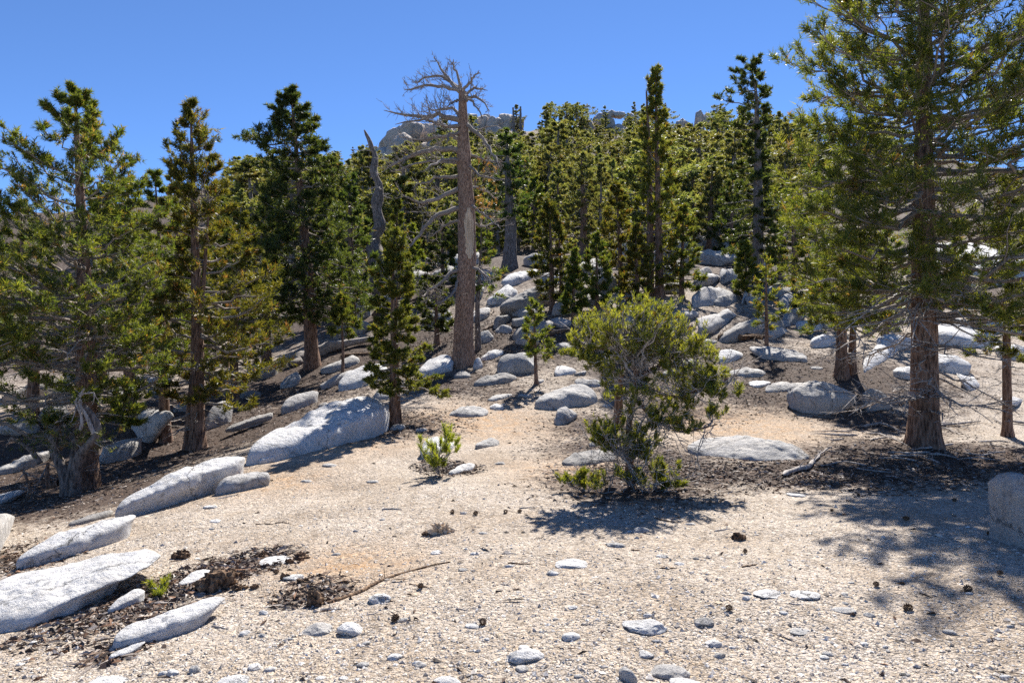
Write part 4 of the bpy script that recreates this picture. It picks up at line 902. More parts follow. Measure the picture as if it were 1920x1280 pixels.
def dead_tree():
    r = np.random.default_rng(77); d = 18.0; k = d / FP
    x = (868 - CX) * k; base = np.array([x, d, float(HT(x, d))])
    root = empty('dead_pine_tree', base); tag(root, 'tall dead pine with bare crooked grey limbs and a pale stripped trunk patch', 'tree')
    path = px_local([(868, 700), (868, 640), (872, 560), (876, 480), (875, 400), (870, 300), (868, 225), (867, 172)], d, base)
    rad = np.array([20, 17.5, 18, 17.5, 16, 13, 9.5, 7]) * k
    tr = obj('trunk', trunk_mesh(path, rad, M_SNAG, 28, 70, .30, 4, .07), root)
    # stripped patch: a curved strip a few millimetres proud of the bark
    zc = np.linspace(path[3, 2] - .10, path[4, 2] + .1, 16); V, F = [], []
    for i, zz in enumerate(zc):
        c = np.array([np.interp(zz, path[:, 2], path[:, j]) for j in (0, 1)]); rr = np.interp(zz, path[:, 2], rad) * 1.085
        half = .62 * math.sin(math.pi * (i + .4) / 16.2) ** .6 * (1 + .25 * r.normal() * .5)
        for a in np.linspace(-half, half, 7):
            th = -math.pi / 2 + .35 + a; edge = abs(a) / max(half, 1e-3)
            V.append((c[0] + math.cos(th) * rr * (1 - .05 * edge ** 6), c[1] + math.sin(th) * rr * (1 - .05 * edge ** 6), zz))
    I = np.arange(16 * 7).reshape(16, 7)
    F = np.stack([I[:-1, :-1], I[:-1, 1:], I[1:, 1:], I[1:, :-1]], -1).reshape(-1, 4)
    o = obj('bare_patch', mesh_data('bare_patch', np.array(V), F, M_BARE), tr); o['label'] = 'pale stripped wood patch'
    limbs = [([(867, 180), (850, 160), (832, 138), (815, 108)], 6, 22), ([(867, 178), (862, 150), (850, 125), (850, 112)], 4, 16), ([(868, 178), (882, 152), (898, 132, -.3)], 4.5, 16), ([(868, 180), (890, 165), (912, 170, .3)], 4, 14), ([(869, 182), (896, 180), (918, 208, -.4)], 4.5, 18), ([(866, 172), (830, 160), (795, 162), (762, 168, -.4)], 5.5, 26),
             ([(866, 168), (838, 146), (800, 142), (778, 158, .5)], 4.5, 20), ([(868, 184), (885, 190), (908, 225, -.6)], 3.5, 14), ([(866, 186), (850, 190), (838, 200, -.5)], 3, 10),
             ([(866, 226), (830, 214), (785, 219), (722, 206, -.3)], 8.5, 34), ([(866, 224), (850, 200), (825, 208), (795, 200, .6)], 5, 18), ([(866, 236), (838, 240), (805, 224), (740, 232, -.8)], 6, 26),
             ([(872, 232), (898, 252), (922, 285), (938, 312, -.5)], 6, 22), ([(866, 250), (840, 250), (838, 270, -.5)], 4.5, 8), ([(866, 262), (835, 252), (800, 262), (752, 258, .6)], 5, 20),
             ([(864, 284), (812, 276), (770, 292), (716, 322, -.5)], 8.5, 34), ([(866, 300), (830, 298), (795, 318, -.8)], 5.5, 12), ([(866, 306), (828, 302), (785, 305), (745, 322, .5)], 5, 18),
             ([(872, 288), (902, 298), (942, 305, .3)], 5, 20), ([(872, 300), (895, 328), (938, 338, -.4)], 4.5, 20), ([(864, 332), (825, 330), (775, 350, -.3)], 5.5, 16),
             ([(864, 352), (828, 368), (795, 384), (752, 368, -.6)], 7, 24), ([(864, 390), (818, 402), (790, 432), (762, 470, -.9)], 7.5, 20), ([(864, 412), (830, 425), (800, 452, .8)], 4, 12),
             ([(876, 380), (905, 400), (940, 428, -.6)], 4, 18), ([(878, 420), (910, 425), (945, 410, .6)], 4, 14), ([(862, 505), (835, 520), (800, 552), (786, 556, -.7)], 5.5, 20), ([(880, 498), (905, 512), (930, 540, -.6)], 4.5, 18), ([(862, 525), (840, 560), (815, 570, -1)], 4, 14), ([(878, 350), (900, 352), (935, 372, .5)], 4, 16)]
    for pts, wd, ns in limbs:
        ns = int(ns * .75)
        pts = [p if len(p) > 2 else (p[0], p[1], 0) for p in pts]
        dz = pts[-1][2] * 1.6
        pts = [(p[0], p[1], dz * (i / (len(pts) - 1)) ** 1.2) for i, p in enumerate(pts)]
        Q = px_local(pts, d, base)
        s = np.linspace(0, 1, len(Q)); u = np.linspace(0, 1, 11)
        P = np.stack([np.interp(u, s, Q[:, j]) for j in range(3)], 1)
        P[1:-1] = .25 * P[:-2] + .5 * P[1:-1] + .25 * P[2:]
        P[1:] += r.normal(size=(10, 3)) * .018
        R = wd * 1.25 * k / 2 * (1 - u) ** .65 + .007
        L = np.linalg.norm(P[-1] - P[0])
        t = r.uniform(.22, 1, (1, ns)); p, g = sample(P[None], t)
        dr = g[0] * .8 + r.normal(size=(ns, 3)) * .55 + np.array([0, 0, .35])
        ln = L * .34 * (1.2 - .7 * t[0]) * r.uniform(.5, 1.3, ns)
        P2 = grow(p[0], dr, ln, 6, .22, .05, r); R2 = np.linspace(1, .4, 6)[None] * np.clip(ln * .02, .008, .016)[:, None]
        t3 = r.uniform(.2, 1, (ns, 6)); p3, g3 = sample(P2, t3)
        l3 = (ln[:, None] * r.uniform(.2, .5, t3.shape)).ravel()
        P3 = grow(p3.reshape(-1, 3), (g3 + r.normal(size=g3.shape) * .6 + [0, 0, .3]).reshape(-1, 3), l3, 4, .2, .05, r); R3 = np.linspace(1, .6, 4)[None] * np.full((len(P3), 1), .0055)
        v, f = tubes(P[None], R[None], 8); v2, f2 = tubes(P2, R2, 3); v3, f3 = tubes(P3, R3, 3)
        obj('branch', mesh_data('branch', np.concatenate([v, v2, v3]), np.concatenate([f, f2 + len(v), f3 + len(v) + len(v2)]), M_TWIG), root)
    # a few dry rusty needle sprays still hanging on
    n = 45; zt = r.uniform(path[4, 2] - .1, path[5, 2], n); pos = np.stack([np.interp(zt, path[:, 2], path[:, 0]) + r.uniform(.25, .85, n), r.uniform(-.6, .4, n), zt], 1)
    V, F, C = needles(pos, r.normal(size=(n, 3)), np.full(n, .11), .016, 12, np.array([[.17, .085, .04]]) * r.uniform(.6, 1.3, (n, 1)), r)
    o = obj('dry_foliage', mesh_data('dry_foliage', V, F, M_NEEDLE, False, C), root); o['kind'] = 'stuff'; o['label'] = 'rusty dry needle sprays'
dead_tree()

def snag(label, pts, widths, d, nbr, seed, group=None, name='dead_snag'):
    r = np.random.default_rng(seed); k = d / FP
    x = (pts[0][0] - CX) * k; base = np.array([x, d, float(HT(x, d))])
    root = empty(name, base); tag(root, label, 'tree', group)
    path = px_local(pts, d, base); path[0, 2] = min(path[0, 2], -.2)
    obj('trunk', trunk_mesh(path, np.array(widths) * k / 2, M_BARKG, 14, 70, .3, seed, .34), root)
    if nbr:
        zt = r.uniform(path[-1, 2] * .3, path[-1, 2] * .9, nbr); O = np.stack([np.interp(zt, path[:, 2], path[:, i]) for i in range(3)], 1)
        ph = r.uniform(0, 6.28, nbr); ln = r.uniform(.4, 1.2, nbr)
        lev = dress(O, O + np.stack([np.cos(ph) * ln, np.sin(ph) * ln, r.uniform(-.2, .3, nbr)], 1), r, np.full(nbr, .03), 0, 5, 1, bare=.3, secr=.01)
        put_branches(root, lev, M_DEAD, False, 5)
snag('weathered grey snag with a hooked tip beside the fluted dome', [(716, 575), (714, 500), (700, 455, .2), (712, 420, .1), (704, 392), (713, 352, -.1), (699, 318), (707, 292, .1), (694, 276), (697, 264), (686, 256), (683, 244)], [36, 33, 30, 26, 20, 17, 14, 11, 9, 7, 5, 2], 30, 16, 201)
snag('bare pole of a dead tree standing on the ridge', [(963, 275), (963, 235), (962, 202)], [7, 5, 3], 100, 0, 202, 'bare poles on the ridge')
snag('bare pole of a dead tree standing on the ridge', [(975, 278), (976, 240), (976, 200)], [7, 6, 3], 99, 0, 203, 'bare poles on the ridge')

# ------------------------------------------------------------------ wide bushy pine, shrubs, sprig
def cluster_plant(label, base_px, d, stems, clumps, seed, pal='bright', name='bushy_pine', cat='shrub', tuft=.075, M=20, ntuft=5000, sec=7, ter=3, bark=None, wobb=.09, width=.0072, secr=.005, bare_twigs=0):
    """stems: [(list of (px,py,dy), width px)]; clumps: (cx,cy,rx,ry,dy,depth radius,n,stem index,t on stem)"""
    r = np.random.default_rng(seed); k = d / FP
    x = (base_px[0] - CX) * k; base = np.array([x, d, float(HT(x, d))])
    root = empty(name, base); tag(root, label, cat)
    SP = []
    for pts, wd in stems:
        Q = px_local(pts, d, base)
        obj('trunk' if wd > 9 else 'stem', trunk_mesh(Q, np.linspace(1, .35, len(Q)) * wd * k / 2, bark or M_BARKG, 12, 34, .15, seed + len(SP), .12), root)
        u = np.linspace(0, 1, 20); s = np.linspace(0, 1, len(Q)); SP.append(np.stack([np.interp(u, s, Q[:, j]) for j in range(3)], 1))
    levs, pos, axs = [], [], []
    for cx, cy, rx, ry, dy, rd, n, si, t0 in clumps:
        ph = r.uniform(0, 2 * np.pi, n); ct = r.uniform(-1, 1, n); rr = r.uniform(.55, 1, n) ** .5; st = np.sqrt(1 - ct ** 2)
        c = px_local([(cx, cy, dy)], d, base)[0]
        T = c + np.stack([rx * k * st * np.cos(ph) * rr, rd * st * np.sin(ph) * rr, ry * k * ct * rr], 1)
        t = np.clip(r.normal(t0, .12, n), 0, 1); O = sample(SP[si][None], t[None])[0][0]
        L = np.linalg.norm(T - O, axis=1)
        lev = dress(O, T, r, np.clip(L * .016, .004, .018), .12, sec, ter, wob=wobb, seclen=.30, up=.5, bare=.45, tipr=.0025, secr=secr)
        levs.append(lev)
        p, a = seats(lev[0], lev[2], lev[5], r, .5); pos.append(p); axs.append(unit(a + [0, 0, .5]))
        put_branches(root, lev, M_DEAD, False, 5)
    for i in range(bare_twigs):                    # bleached bare twigs curling off the stems
        S_ = SP[int(r.choice([0, 0, 0, 0, 1, 3, 4, 5, 6, 7, 8]))]; o_ = sample(S_[None], r.uniform(.1, 1, (1, 1)))[0][0]
        dv = unit(r.normal(size=(1, 3)) * [1, .8, .45] + [0, -.25, .05]); ln = r.uniform(.15, .55, 1)
        A = grow(o_, dv, ln, 8, .28, .10, r)
        B = grow(sample(A, np.array([[.3, .5, .7, .8]]))[0][0], dv + r.normal(size=(4, 3)) * .6, ln * r.uniform(.3, .6, 4), 5, .25, .1, r)
        v, f = tubes(A, np.linspace(.0062, .003, 8)[None], 4); v2, f2 = tubes(B, np.tile(np.linspace(.004, .0024, 5), (4, 1)), 3)
        obj('bare_twig', mesh_data('bare_twig', np.concatenate([v, v2]), np.concatenate([f, f2 + len(v)]), M_DEAD), root)
    ps, ax = np.concatenate(pos), np.concatenate(axs)
    if len(ps) > ntuft:
        sel = r.choice(len(ps), ntuft, False); ps, ax = ps[sel], ax[sel]
    V, F, C = needles(ps, ax, tuft * r.uniform(.7, 1.2, len(ps)), width, M, tuft_colors(len(ps), pal, r), r, (.25, .9))
    o = obj('crown', mesh_data('crown', V, F, M_NEEDLE, False, C), root); o['kind'] = 'stuff'

cluster_plant('wide bushy dwarf pine with bleached tangled branches on bare gravel', (1185, 918), 7.6,
    [([(1188, 925, 0), (1178, 880, .02), (1184, 850, -.02), (1176, 810, .03), (1184, 770, 0), (1192, 730, .04), (1196, 700, 0), (1178, 660, .02), (1168, 625, 0)], 16), ([(1194, 705, .05), (1232, 690, .12), (1250, 668, .15), (1300, 640, .2)], 11), ([(1160, 800, .5), (1160, 740, .45), (1168, 690, .3)], 20), ([(1190, 745, 0), (1230, 790, -.1), (1280, 812, -.15), (1345, 795, -.1)], 7), ([(1185, 915, -.05), (1192, 880, -.1), (1170, 850, -.15), (1140, 822, -.2)], 8), ([(1186, 925, -.02), (1150, 938, -.15), (1110, 930, -.2), (1065, 905, -.25)], 5), ([(1186, 925, -.05), (1225, 928, -.2), (1258, 905, -.25)], 5), ([(1192, 720, .05), (1262, 745, .1), (1330, 725, .05), (1375, 705, 0)], 8), ([(1180, 665, 0), (1130, 655, -.05), (1080, 640, -.05)], 8)],
    [(1185, 615, 112, 62, .05, .6, 62, 0, .92), (1105, 635, 52, 55, 0, .4, 26, 8, .7), (1080, 660, 30, 34, 0, .25, 8, 8, .9), (1250, 630, 72, 66, .1, .5, 40, 1, .6), (1225, 572, 50, 22, .1, .4, 10, 0, .97), (1310, 680, 48, 60, .1, .4, 20, 1, .85), (1345, 720, 34, 44, 0, .3, 10, 7, .85), (1270, 715, 64, 46, .05, .45, 18, 7, .5), (1135, 685, 46, 26, 0, .35, 12, 8, .5), (1350, 775, 22, 28, -.05, .15, 4, 3, .92), (1290, 792, 36, 16, -.12, .2, 6, 3, .7), (1232, 760, 40, 30, -.05, .2, 4, 3, .3), (1128, 800, 38, 20, -.2, .18, 12, 4, .9), (1172, 818, 60, 30, -.2, .22, 24, 4, .7), (1225, 838, 32, 28, -.15, .15, 9, 4, .5), (1245, 775, 48, 34, -.12, .25, 11, 3, .4), (1200, 870, 50, 26, -.12, .2, 10, 6, .5), (1350, 730, 40, 50, -.02, .3, 12, 7, .9), (1072, 893, 32, 18, -.24, .15, 9, 5, .92), (1115, 888, 28, 16, -.2, .15, 7, 5, .7), (1210, 745, 60, 42, -.05, .3, 14, 0, .6), (1150, 735, 30, 24, -.02, .25, 3, 0, .6), (1310, 755, 50, 40, -.05, .3, 8, 7, .75), (1262, 893, 28, 32, -.25, .14, 10, 6, .9), (1225, 870, 22, 16, -.1, .1, 2, 6, .5)],
    301, 'bright', bark=M_BARK, ntuft=7800, bare_twigs=230, sec=10, ter=4, tuft=.05, M=15)
cluster_plant('small green pine shrub with thin upright stems on the sandy path', (822, 884), 8.5,
    [([(822, 888, 0), (820, 860, 0), (818, 830, 0)], 5)],
    [(822, 835, 42, 40, 0, .28, 16, 0, .3)], 302, 'bright', name='pine_shrub', ntuft=230, sec=3, ter=1)
cluster_plant('tiny green pine sprig growing between white slabs', (288, 1112), float(ground(288, 1112)),
    [([(288, 1116, 0), (296, 1106, 0), (306, 1098, 0)], 3)],
    [(300, 1098, 34, 14, 0, .1, 7, 0, .5)], 303, 'bright', name='pine_sprig', ntuft=40, sec=2, ter=0, tuft=.05, M=26, width=.004, secr=.003)

def gnarled():
    r = np.random.default_rng(88); d = 9.9; k = d / FP
    x = (130 - CX) * k; base = np.array([x, d, float(HT(x, d))])
    root = empty('gnarled_tree', base); tag(root, 'gnarled many-stemmed bleached tree twisting around the foot of the broad open pine', 'tree')
    S = [([(125, 928), (122, 890), (108, 860), (96, 835), (104, 812), (112, 790, .2)], 22, M_BARKG), ([(140, 928), (142, 890, -.1), (150, 850, -.15), (175, 825, -.2), (186, 806, -.2), (176, 780, -.2), (156, 760, -.2)], 20, M_BARKG), ([(128, 905), (136, 870), (140, 830), (128, 800, .2)], 16, M_BARKG),
         ([(176, 812, -.25), (166, 790, -.3), (160, 775, -.3), (148, 758, -.3), (150, 740, -.3), (158, 728, -.3)], 7, M_DEAD), ([(150, 805, -.3), (154, 795, -.3), (152, 775, -.3), (140, 752, -.3), (150, 738, -.3), (176, 736, -.3)], 6, M_DEAD),
         ([(110, 905), (92, 912), (88, 890), (90, 868, .1)], 12, M_BARK), ([(95, 905), (70, 900), (52, 905), (46, 885), (40, 880)], 7, M_BARK), ([(58, 905), (54, 915), (62, 925)], 5, M_BARK), ([(75, 868), (60, 845), (40, 830), (20, 820)], 10, M_BARKG)]
    for pts, wd, m in S:
        Q = px_local(pts, d, base)
        obj('stem', trunk_mesh(Q, np.linspace(1, .5, len(Q)) * wd * k / 2, m, 10, 30, .1, len(pts), .12), root)
        lo = Q[len(Q) // 2:]; n = 5
        O = lo[r.integers(0, len(lo), n)]; T = O + np.stack([r.normal(size=n) * .22, r.normal(size=n) * .15, r.uniform(-.3, .15, n)], 1)
        put_branches(root, dress(O, T, r, np.full(n, .006), .1, 4, 1, bare=.3, secr=.004), M_DEAD, False, 4)
    n = 150; pos = np.stack([r.normal(0, .35, n), r.normal(0, .25, n), r.normal(.85, .12, n)], 1)
    V, F, C = needles(pos, r.normal(size=(n, 3)) + [0, 0, .6], np.full(n, .07), .008, 14, tuft_colors(n, 'mid', r), r)
    o = obj('crown', mesh_data('crown', V, F, M_NEEDLE, False, C), root); o['kind'] = 'stuff'
gnarled()

# ------------------------------------------------------------------ wood lying about
def stick(label, pts, wd, mat, name='stick', cat='stick', group=None, twigs=0, seed=1, lift=.3):
    r = np.random.default_rng(seed)
    G = np.array([ground_xyz(*p) for p in pts]); dm = G[:, 1].mean(); rad = wd * dm / FP / 2
    G[:, 2] += rad * lift
    c = G.mean(0); Q = G - c
    u = np.linspace(0, 1, 14); s = np.linspace(0, 1, len(Q)); P = np.stack([np.interp(u, s, Q[:, j]) for j in range(3)], 1)
    P[1:-1] = .25 * P[:-2] + .5 * P[1:-1] + .25 * P[2:]; P[:, :2] += r.normal(size=(14, 2)) * rad * .35
    R = rad * np.interp(u, [0, .1, .6, 1], [.8, 1, .8, .25]) * (1 + .15 * r.normal(size=14))
    R[0] *= .5
    v, f = tubes(P[None], R[None], 8)
    Vs, Fs = [v], [f]
    if twigs:
        p, g = sample(P[None], r.uniform(.2, 1, (1, twigs))); ln = r.uniform(3, 8, twigs) * rad
        P2 = grow(p[0], g[0] + r.normal(size=(twigs, 3)) * .8 + [0, 0, .15], ln, 5, .2, 0, r); v2, f2 = tubes(P2, np.linspace(1, .4, 5)[None] * np.full((twigs, 1), max(rad * .25, .003)), 4)
        Vs.append(v2); Fs.append(f2 + len(v))
    o = obj(name, mesh_data(name, np.concatenate(Vs), np.concatenate(Fs), mat), None, c); return tag(o, label, cat, group)
stick('long thin crooked stick lying across the gravel from a root clump', [(598, 1133), (640, 1124), (672, 1112), (700, 1095), (735, 1080), (790, 1065), (842, 1053)], 8, M_ROT, twigs=3, seed=2)
stick('bleached crooked branch on the litter beside the long low boulder', [(1462, 895), (1490, 886), (1516, 882), (1528, 866), (1538, 855), (1556, 842)], 9, M_BARE and M_DEAD, 'fallen_branch', 'branch', twigs=8, seed=3, lift=1.2)
stick('big weathered log lying behind the dark tall pine', [(545, 690), (580, 672), (640, 655), (705, 640)], 26, M_DEAD, 'fallen_log', 'log', seed=4, lift=.6)
stick('thin pole log lying uphill behind the young sapling', [(640, 668), (700, 664), (760, 655)], 8, M_ROT, 'fallen_log', 'log', seed=5)
stick('twisted brown log beside the cracked boulder', [(1352, 640), (1372, 634), (1392, 640), (1412, 634), (1428, 640)], 15, M_ROT, 'fallen_log', 'log', twigs=6, seed=6, lift=.7)
stick('short broken log below the ledge blocks', [(905, 622), (925, 612), (945, 604)], 8, M_ROT, 'fallen_log', 'log', seed=7)
stick('brown log half hidden beside the twin-trunked young pine', [(1030, 628), (1055, 622), (1085, 612)], 10, M_ROT, 'fallen_log', 'log', seed=8)
r_ = np.random.default_rng(9)
for i in range(34):                     # sticks scattered on gravel
    py = r_.uniform(890, 1180); px = r_.uniform(240, 1500); a = r_.uniform(-.35, .2); L = r_.uniform(16, 46)
    stick('short dry stick lying on the gravel', [(px, py), (px + L * .5, py + L * .5 * a + r_.uniform(-2, 2)), (px + L, py + L * a)], r_.uniform(2.5, 4.5), M_ROT if i % 2 else M_DEAD, group='short sticks on the gravel', twigs=int(r_.integers(0, 3)), seed=400 + i)
for i in range(26):                     # dead boughs under the thick pine
    px = r_.uniform(1560, 1920); py = r_.uniform(790, 880); L = r_.uniform(30, 90); s = 1 if r_.uniform() < .5 else -1
    stick('dead grey bough lying under the thick pine', [(px, py), (px + s * L * .5, py + r_.uniform(-8, 8)), (px + s * L, py + r_.uniform(-14, 14))], r_.uniform(3, 5), M_DEAD, 'fallen_branch', 'branch', 'dead boughs under the thick pine', twigs=7, seed=500 + i, lift=1.5)

def chunk(label, px, py, wd, ht, mat, seed, name='wood_chunk', cat='wood', group=None, jag=.45):
    r = np.random.default_rng(seed); g = ground_xyz(px, py + ht * .3); k = g[1] / FP
    n, F = ICO[3]; V = n * (1 + jag * fbm(n * np.array([3.0, 3.0, 1.2]) + seed, 4, seed, .65))[:, None] * np.array([wd * k / 2, wd * k / 2.6, ht * k * .6])
    o = obj(name, mesh_data(name, V, F, mat, False), None, g + [0, 0, ht * k * .2]); return tag(o, label, cat, group)
chunk('dark rotten stump remnant between white slabs', 408, 1090, 66, 40, M_ROT, 1, 'rotten_stump', 'stump', jag=.35)
chunk('splintered root clump at the end of the long stick', 593, 1124, 30, 26, M_ROT, 2, jag=.5)
chunk('rotten wood lump uphill of the rotten stump', 340, 1040, 28, 16, M_ROT, 3, jag=.4)
chunk('pale splintered wood shard on the gravel', 824, 993, 30, 20, M_BARE, 4, jag=.7)
chunk('dark wood crumbs beside the pale splintered shard', 802, 1000, 20, 8, M_ROT, 5, jag=.4)
chunk('torn reddish wood piece alone on the gravel', 1384, 1006, 22, 15, M_ROT, 6, jag=.4)
for i in range(9):
    chunk('small dark wood fragment near the rotten stump', r_.uniform(430, 580), r_.uniform(1035, 1110), r_.uniform(12, 24), r_.uniform(7, 14), M_ROT, 20 + i, 'wood_fragment', 'wood', 'wood fragments near the stump', .6)

def cone_mesh():
    Vs, Fs, b = [], [], 0
    for row in range(7):                                   # overlapping scales spiralling up an egg-shaped core
        h = row / 6; rad = .022 * math.sin(math.pi * (.18 + .72 * h)) + .004
        for j in range(8):
            a = (j + .5 * (row % 2)) / 8 * 2 * math.pi; da = .42
            p = [(math.cos(a - da) * rad * .6, math.sin(a - da) * rad * .6, h * .06), (math.cos(a + da) * rad * .6, math.sin(a + da) * rad * .6, h * .06), (math.cos(a) * rad * 1.35, math.sin(a) * rad * 1.35, h * .06 + .012), (math.cos(a) * rad * .7, math.sin(a) * rad * .7, h * .06 + .014)]
            Vs += p; Fs += [(b, b + 1, b + 2), (b + 1, b + 3, b + 2), (b + 3, b, b + 2)]; b += 4
    return mesh_data('pine_cone', np.array(Vs) - [0, 0, .03], np.array(Fs), M_ROT, False)
CONE = cone_mesh()
for i, (px, py) in enumerate([(1366, 1144), (1704, 1144), (1642, 1099), (1816, 1108), (1874, 1078), (1855, 1003), (517, 1076), (848, 962), (891, 965), (948, 962), (975, 961), (788, 1103), (742, 1163), (1397, 1037), (1700, 975), (1790, 940), (1610, 930), (1560, 960), (1330, 925), (1245, 935), (905, 1171)]):
    g = ground_xyz(px, py); s = r_.uniform(.5, .85)
    o = obj('pine_cone', CONE, None, g + [0, 0, .018]); o.rotation_euler = (r_.uniform(.9, 1.9), r_.uniform(0, 6), r_.uniform(0, 6)); o.scale = (s, s, s)
    tag(o, 'small brown pine cone lying on the gravel', 'pine cone', 'pine cones on the gravel')

# ------------------------------------------------------------------ pebbles and litter (nobody could count them)
def octa(n, r):
    V0 = np.array([(1, 0, 0), (-1, 0, 0), (0, 1, 0), (0, -1, 0), (0, 0, 1), (0, 0, -1)], float)
    F0 = np.array([(0, 2, 4), (2, 1, 4), (1, 3, 4), (3, 0, 4), (2, 0, 5), (1, 2, 5), (3, 1, 5), (0, 3, 5)])
    return V0[None] * r.uniform(.65, 1.15, (n, 6, 1)) + r.normal(size=(n, 6, 3)) * .14, F0
def rotz(V, a):
    c, s = np.cos(a)[:, None], np.sin(a)[:, None]
    return np.stack([V[..., 0] * c - V[..., 1] * s, V[..., 0] * s + V[..., 1] * c, V[..., 2]], -1)
def pebbles():
    r = np.random.default_rng(41); n = 40000
    px = r.uniform(-500, 2420, n); py = 880 + 470 * r.uniform(size=n) ** .75
    d = (EYE + .05) * FP / (py - CY); 
    for _ in range(6): d = (EYE - HT((px - CX) / FP * d, d)) * FP / (py - CY) * .5 + d * .5
    x = (px - CX) / FP * d
    keep = (litter_mask(x, d) < .55) | (r.uniform(size=n) < .25); x, d = x[keep], d[keep]; n = len(x)
    rad = np.maximum(np.exp(r.normal(math.log(.0062), .5, n)), d * .0011); rad = np.minimum(rad, .035)
    V, F0 = octa(n, r)
    V = rotz(V * np.stack([np.ones(n), r.uniform(.6, 1, n), r.uniform(.35, .75, n)], 1)[:, None] * rad[:, None, None], r.uniform(0, 6.28, n))
    V += np.stack([x, d, HT(x, d) + rad * .12], 1)[:, None]
    F = (np.arange(n)[:, None, None] * 6 + F0[None]).reshape(-1, 3)
    pal = np.array([(.54, .48, .41), (.46, .40, .34), (.64, .60, .54), (.56, .45, .32), (.33, .28, .24), (.70, .67, .63), (.50, .46, .42)])
    C = pal[r.choice(7, n, p=[.26, .22, .18, .13, .04, .05, .12])] * r.uniform(.8, 1.15, (n, 1))
    o = obj('gravel', mesh_data('gravel', V.reshape(-1, 3), F, M_PEB, False, np.repeat(C, 6, 0)))
    tag(o, 'loose coarse granite grit covering the open ground', 'gravel', kind='stuff')
pebbles()
def litter():
    r = np.random.default_rng(42); n = 90000
    px = r.uniform(-500, 2420, n); py = 650 + 640 * r.uniform(size=n) ** 1.3
    d = (EYE) * FP / np.maximum(py - CY, 60)
    k = r.uniform(size=n)
    # half by picture row, half around the litter patches
    j = r.integers(0, len(LITTER), n); a = r.uniform(0, 6.28, n); q = np.sqrt(r.uniform(size=n)) * 1.25
    x = np.where(k < .22, (px - CX) / FP * d, LITTER[j, 0] + np.cos(a) * q * LITTER[j, 2]); y = np.where(k < .22, d, LITTER[j, 1] + np.sin(a) * q * LITTER[j, 2] * 1.15)
    m = litter_mask(x, y); keep = (r.uniform(size=n) < np.clip(m * 1.25, .035, 1)) & (y > 2.5) & (y < 26); x, y = x[keep], y[keep]; n = len(x)
    L = np.maximum(r.uniform(.011, .038, n), y * .0019) ; big = r.uniform(size=n) < .10; L[big] *= 2.4
    V0 = np.array([(-1, 0, 0), (1, .15, 0), (.1, .5, .12), (0, 0, .5)], float); F0 = np.array([(0, 1, 3), (1, 2, 3), (2, 0, 3), (0, 2, 1)])
    V = V0[None] + r.normal(size=(n, 4, 3)) * np.array([.25, .25, .18])
    V[:, :, 1:] *= np.where(big, .18, .75)[:, None, None]
    V = rotz(V * L[:, None, None], r.uniform(0, 6.28, n)) + np.stack([x, y, HT(x, y) + L * .12], 1)[:, None]
    F = (np.arange(n)[:, None, None] * 4 + F0[None]).reshape(-1, 3)
    pal = np.array([(.045, .030, .022), (.10, .062, .042), (.17, .105, .065), (.26, .21, .17), (.36, .31, .27), (.20, .10, .05)])
    C = pal[r.choice(6, n, p=[.24, .25, .17, .13, .13, .08])] * r.uniform(.75, 1.2, (n, 1)); 
    o = obj('litter', mesh_data('litter', V.reshape(-1, 3), F, M_LIT, False, np.repeat(C, 4, 0)))
    tag(o, 'dark brown cone scales, needles and twigs carpeting the ground under the pines', 'litter', kind='stuff')
litter()

# ------------------------------------------------------------------ forest on the hillside: a few kinds, copied one by one
def proto(kind, seed):
    """one far tree: trunk and crown meshes in metres, unit height about 8 m"""
    r = np.random.default_rng(seed); H = 8.0
    if kind == 0: zs, rs = [1.0, 2.5, 5, 7, 8], [1.1, 1.5, 1.15, .6, .08]          # conical
    elif kind == 1: zs, rs = [1.6, 3.5, 5.5, 7.2, 8], [1.0, 1.9, 1.9, 1.3, .3]      # round-headed
    elif kind == 2: zs, rs = [.8, 2.5, 5, 7, 8], [.6, .85, .65, .35, .06]           # narrow spire
    else: zs, rs = [.3, 1.8, 4, 6.5, 8], [1.6, 2.2, 2.0, 1.2, .2]                   # broad low
    zs, rs = np.array(zs), np.array(rs); nb = 46
    zt = np.sort(r.uniform(zs[0], 8, nb)); ph = np.arange(nb) * 2.4 + r.uniform(-.5, .5, nb); rd = np.interp(zt, zs, rs) * r.uniform(.5, 1.15, nb) * (1 + .4 * np.cos(ph - r.uniform(0, 6.28))) * np.where(np.abs(zt - r.uniform(2.5, 7)) < .45, .45, 1)
    O = np.stack([np.zeros(nb), np.zeros(nb), np.clip(zt - rd * r.uniform(-.2, .7, nb), .4, 7.9)], 1); T = np.stack([np.cos(ph) * rd, np.sin(ph) * rd, zt], 1)
    lev = dress(O, T, r, np.full(nb, .035), .06, 7, 2, K=4, bare=.25, seclen=.42, secr=.012)
    path = np.array([[0, 0, -.4], [r.normal() * .1, r.normal() * .1, 3], [r.normal() * .1, 0, 6], [0, 0, 8]])
    rad = np.array([.21, .16, .09, .02]) * (1.2 if kind == 1 else .85)
    v, f = tubes(lev[0], lev[1], 3)
    tm = trunk_mesh(path, rad, M_BARKG, 7, 12, .3, seed)
    lm = mesh_data('limbs', v, f, M_BARKG)
    ps, ax = seats(lev[0], lev[2], lev[5], r, .35); n = min(len(ps), 2300); sel = r.choice(len(ps), n, False)
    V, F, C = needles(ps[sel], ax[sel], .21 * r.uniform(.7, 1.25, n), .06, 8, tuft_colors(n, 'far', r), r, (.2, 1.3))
    return tm, lm, mesh_data('crown', V, F, M_NEEDLE, False, C)
PROTO = [proto(k, 700 + i) for i, k in enumerate((0, 0, 1, 1, 2, 3, 3, 2))]
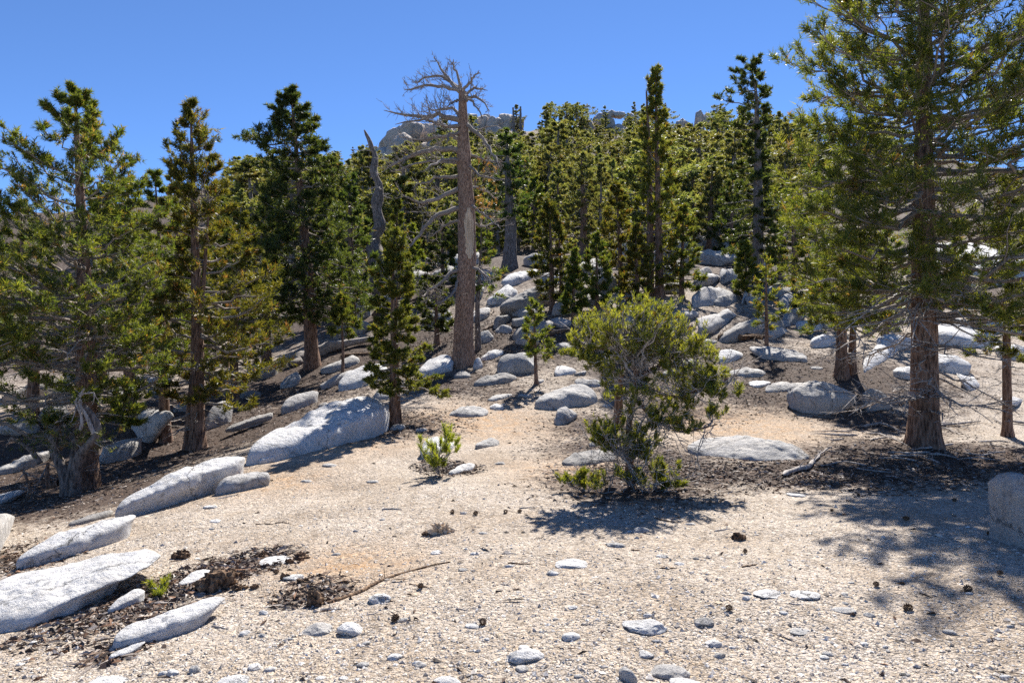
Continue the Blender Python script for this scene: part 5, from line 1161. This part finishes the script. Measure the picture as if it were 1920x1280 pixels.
FL = {0: 'grey-green conical pine in the forest on the rocky hillside', 1: 'grey-green round-headed pine in the forest on the rocky hillside', 2: 'narrow dark spire pine in the forest on the rocky hillside', 3: 'broad low bushy pine in the forest on the rocky hillside'}
KIND = (0, 0, 1, 1, 2, 3, 3, 2)
def forest():
    r = np.random.default_rng(55); put = []
    crag = [(RIDGE[i][1][0], RIDGE[i][2]) for i in range(len(RIDGE))]
    boxes = [(700, 215, 862, 280), (885, 205, 1003, 262), (1104, 208, 1165, 262), (1258, 215, 1318, 250)]
    cand = []
    for i in range(1300):
        px = r.uniform(400, 1520) if i % 10 < 9 else r.uniform(60, 1700); py = r.uniform(240, 500) if i % 3 else r.uniform(240, 340)
        d = ground(px, py)
        if 30 < d < 125: cand.append((px, py, d))
    for px in np.arange(690, 1350, 6): q_ = r.uniform(248, 305); cand.insert(int(r.integers(0, 300)), (px + r.uniform(-5, 5), q_, ground(px, q_)))
    for px in np.arange(470, 1540, 22): cand.insert(int(r.integers(0, 50)), (px + r.uniform(-8, 8), 0, 104 + r.uniform(-4, 8)))
    for px, py, y in cand:
        if len(put) >= 322: break
        x = (px - CX) / FP * y; z = float(HT(x, y)); k = FP / y
        pyb = CY - (z - EYE) * k
        hgt = r.uniform(2.6, 6.5) if y > 75 else r.uniform(3, 8.5)
        pyt = CY - (z + hgt - EYE) * k
        if y < 40 and (860 < px < 1080 or 1250 < px < 1520): continue
        if px > 1740 and y < 50: continue
        half = hgt * .2 * k
        bad = 0.0
        for a, b, c, e in boxes:
            if a - half < px < c + half and pyb > b + 20: bad = max(bad, e - r.uniform(-6, 26))
        if any((x - a) ** 2 + (y - b) ** 2 < (1.1 + y * .0085) ** 2 for a, b, _ in put): continue
        lim = np.interp(px, [400, 600, 690, 720, 850, 960, 1340, 1500, 1700], [300, 290, 270, 235, 215, 192, 192, 215, 215])
        lim = max(lim, bad) if r.uniform() < .97 else lim
        if pyt < lim:
            hgt = (EYE - (lim - CY) / k) - z
            if hgt < 1.0: continue
        put.append((x, y, hgt)); v = int(r.choice(8, p=[.12, .10, .2, .2, .05, .14, .14, .05])); s = hgt / 8.0
        root = empty('hillside_pine', (x, y, z)); tag(root, FL[KIND[v]], 'tree', ('conical', 'round-headed', 'spire', 'broad')[KIND[v]] + ' pines of the hillside forest')
        wd = s * r.uniform(.95, 1.75)
        root.scale = (wd, wd, s); root.rotation_euler = (r.normal() * .05, r.normal() * .05, r.uniform(0, 6.28))
        tm, lm, cm = PROTO[v]
        obj('trunk', tm, root); o = obj('limbs', lm, root); o['kind'] = 'stuff'; o = obj('crown', cm, root); o['kind'] = 'stuff'
forest()
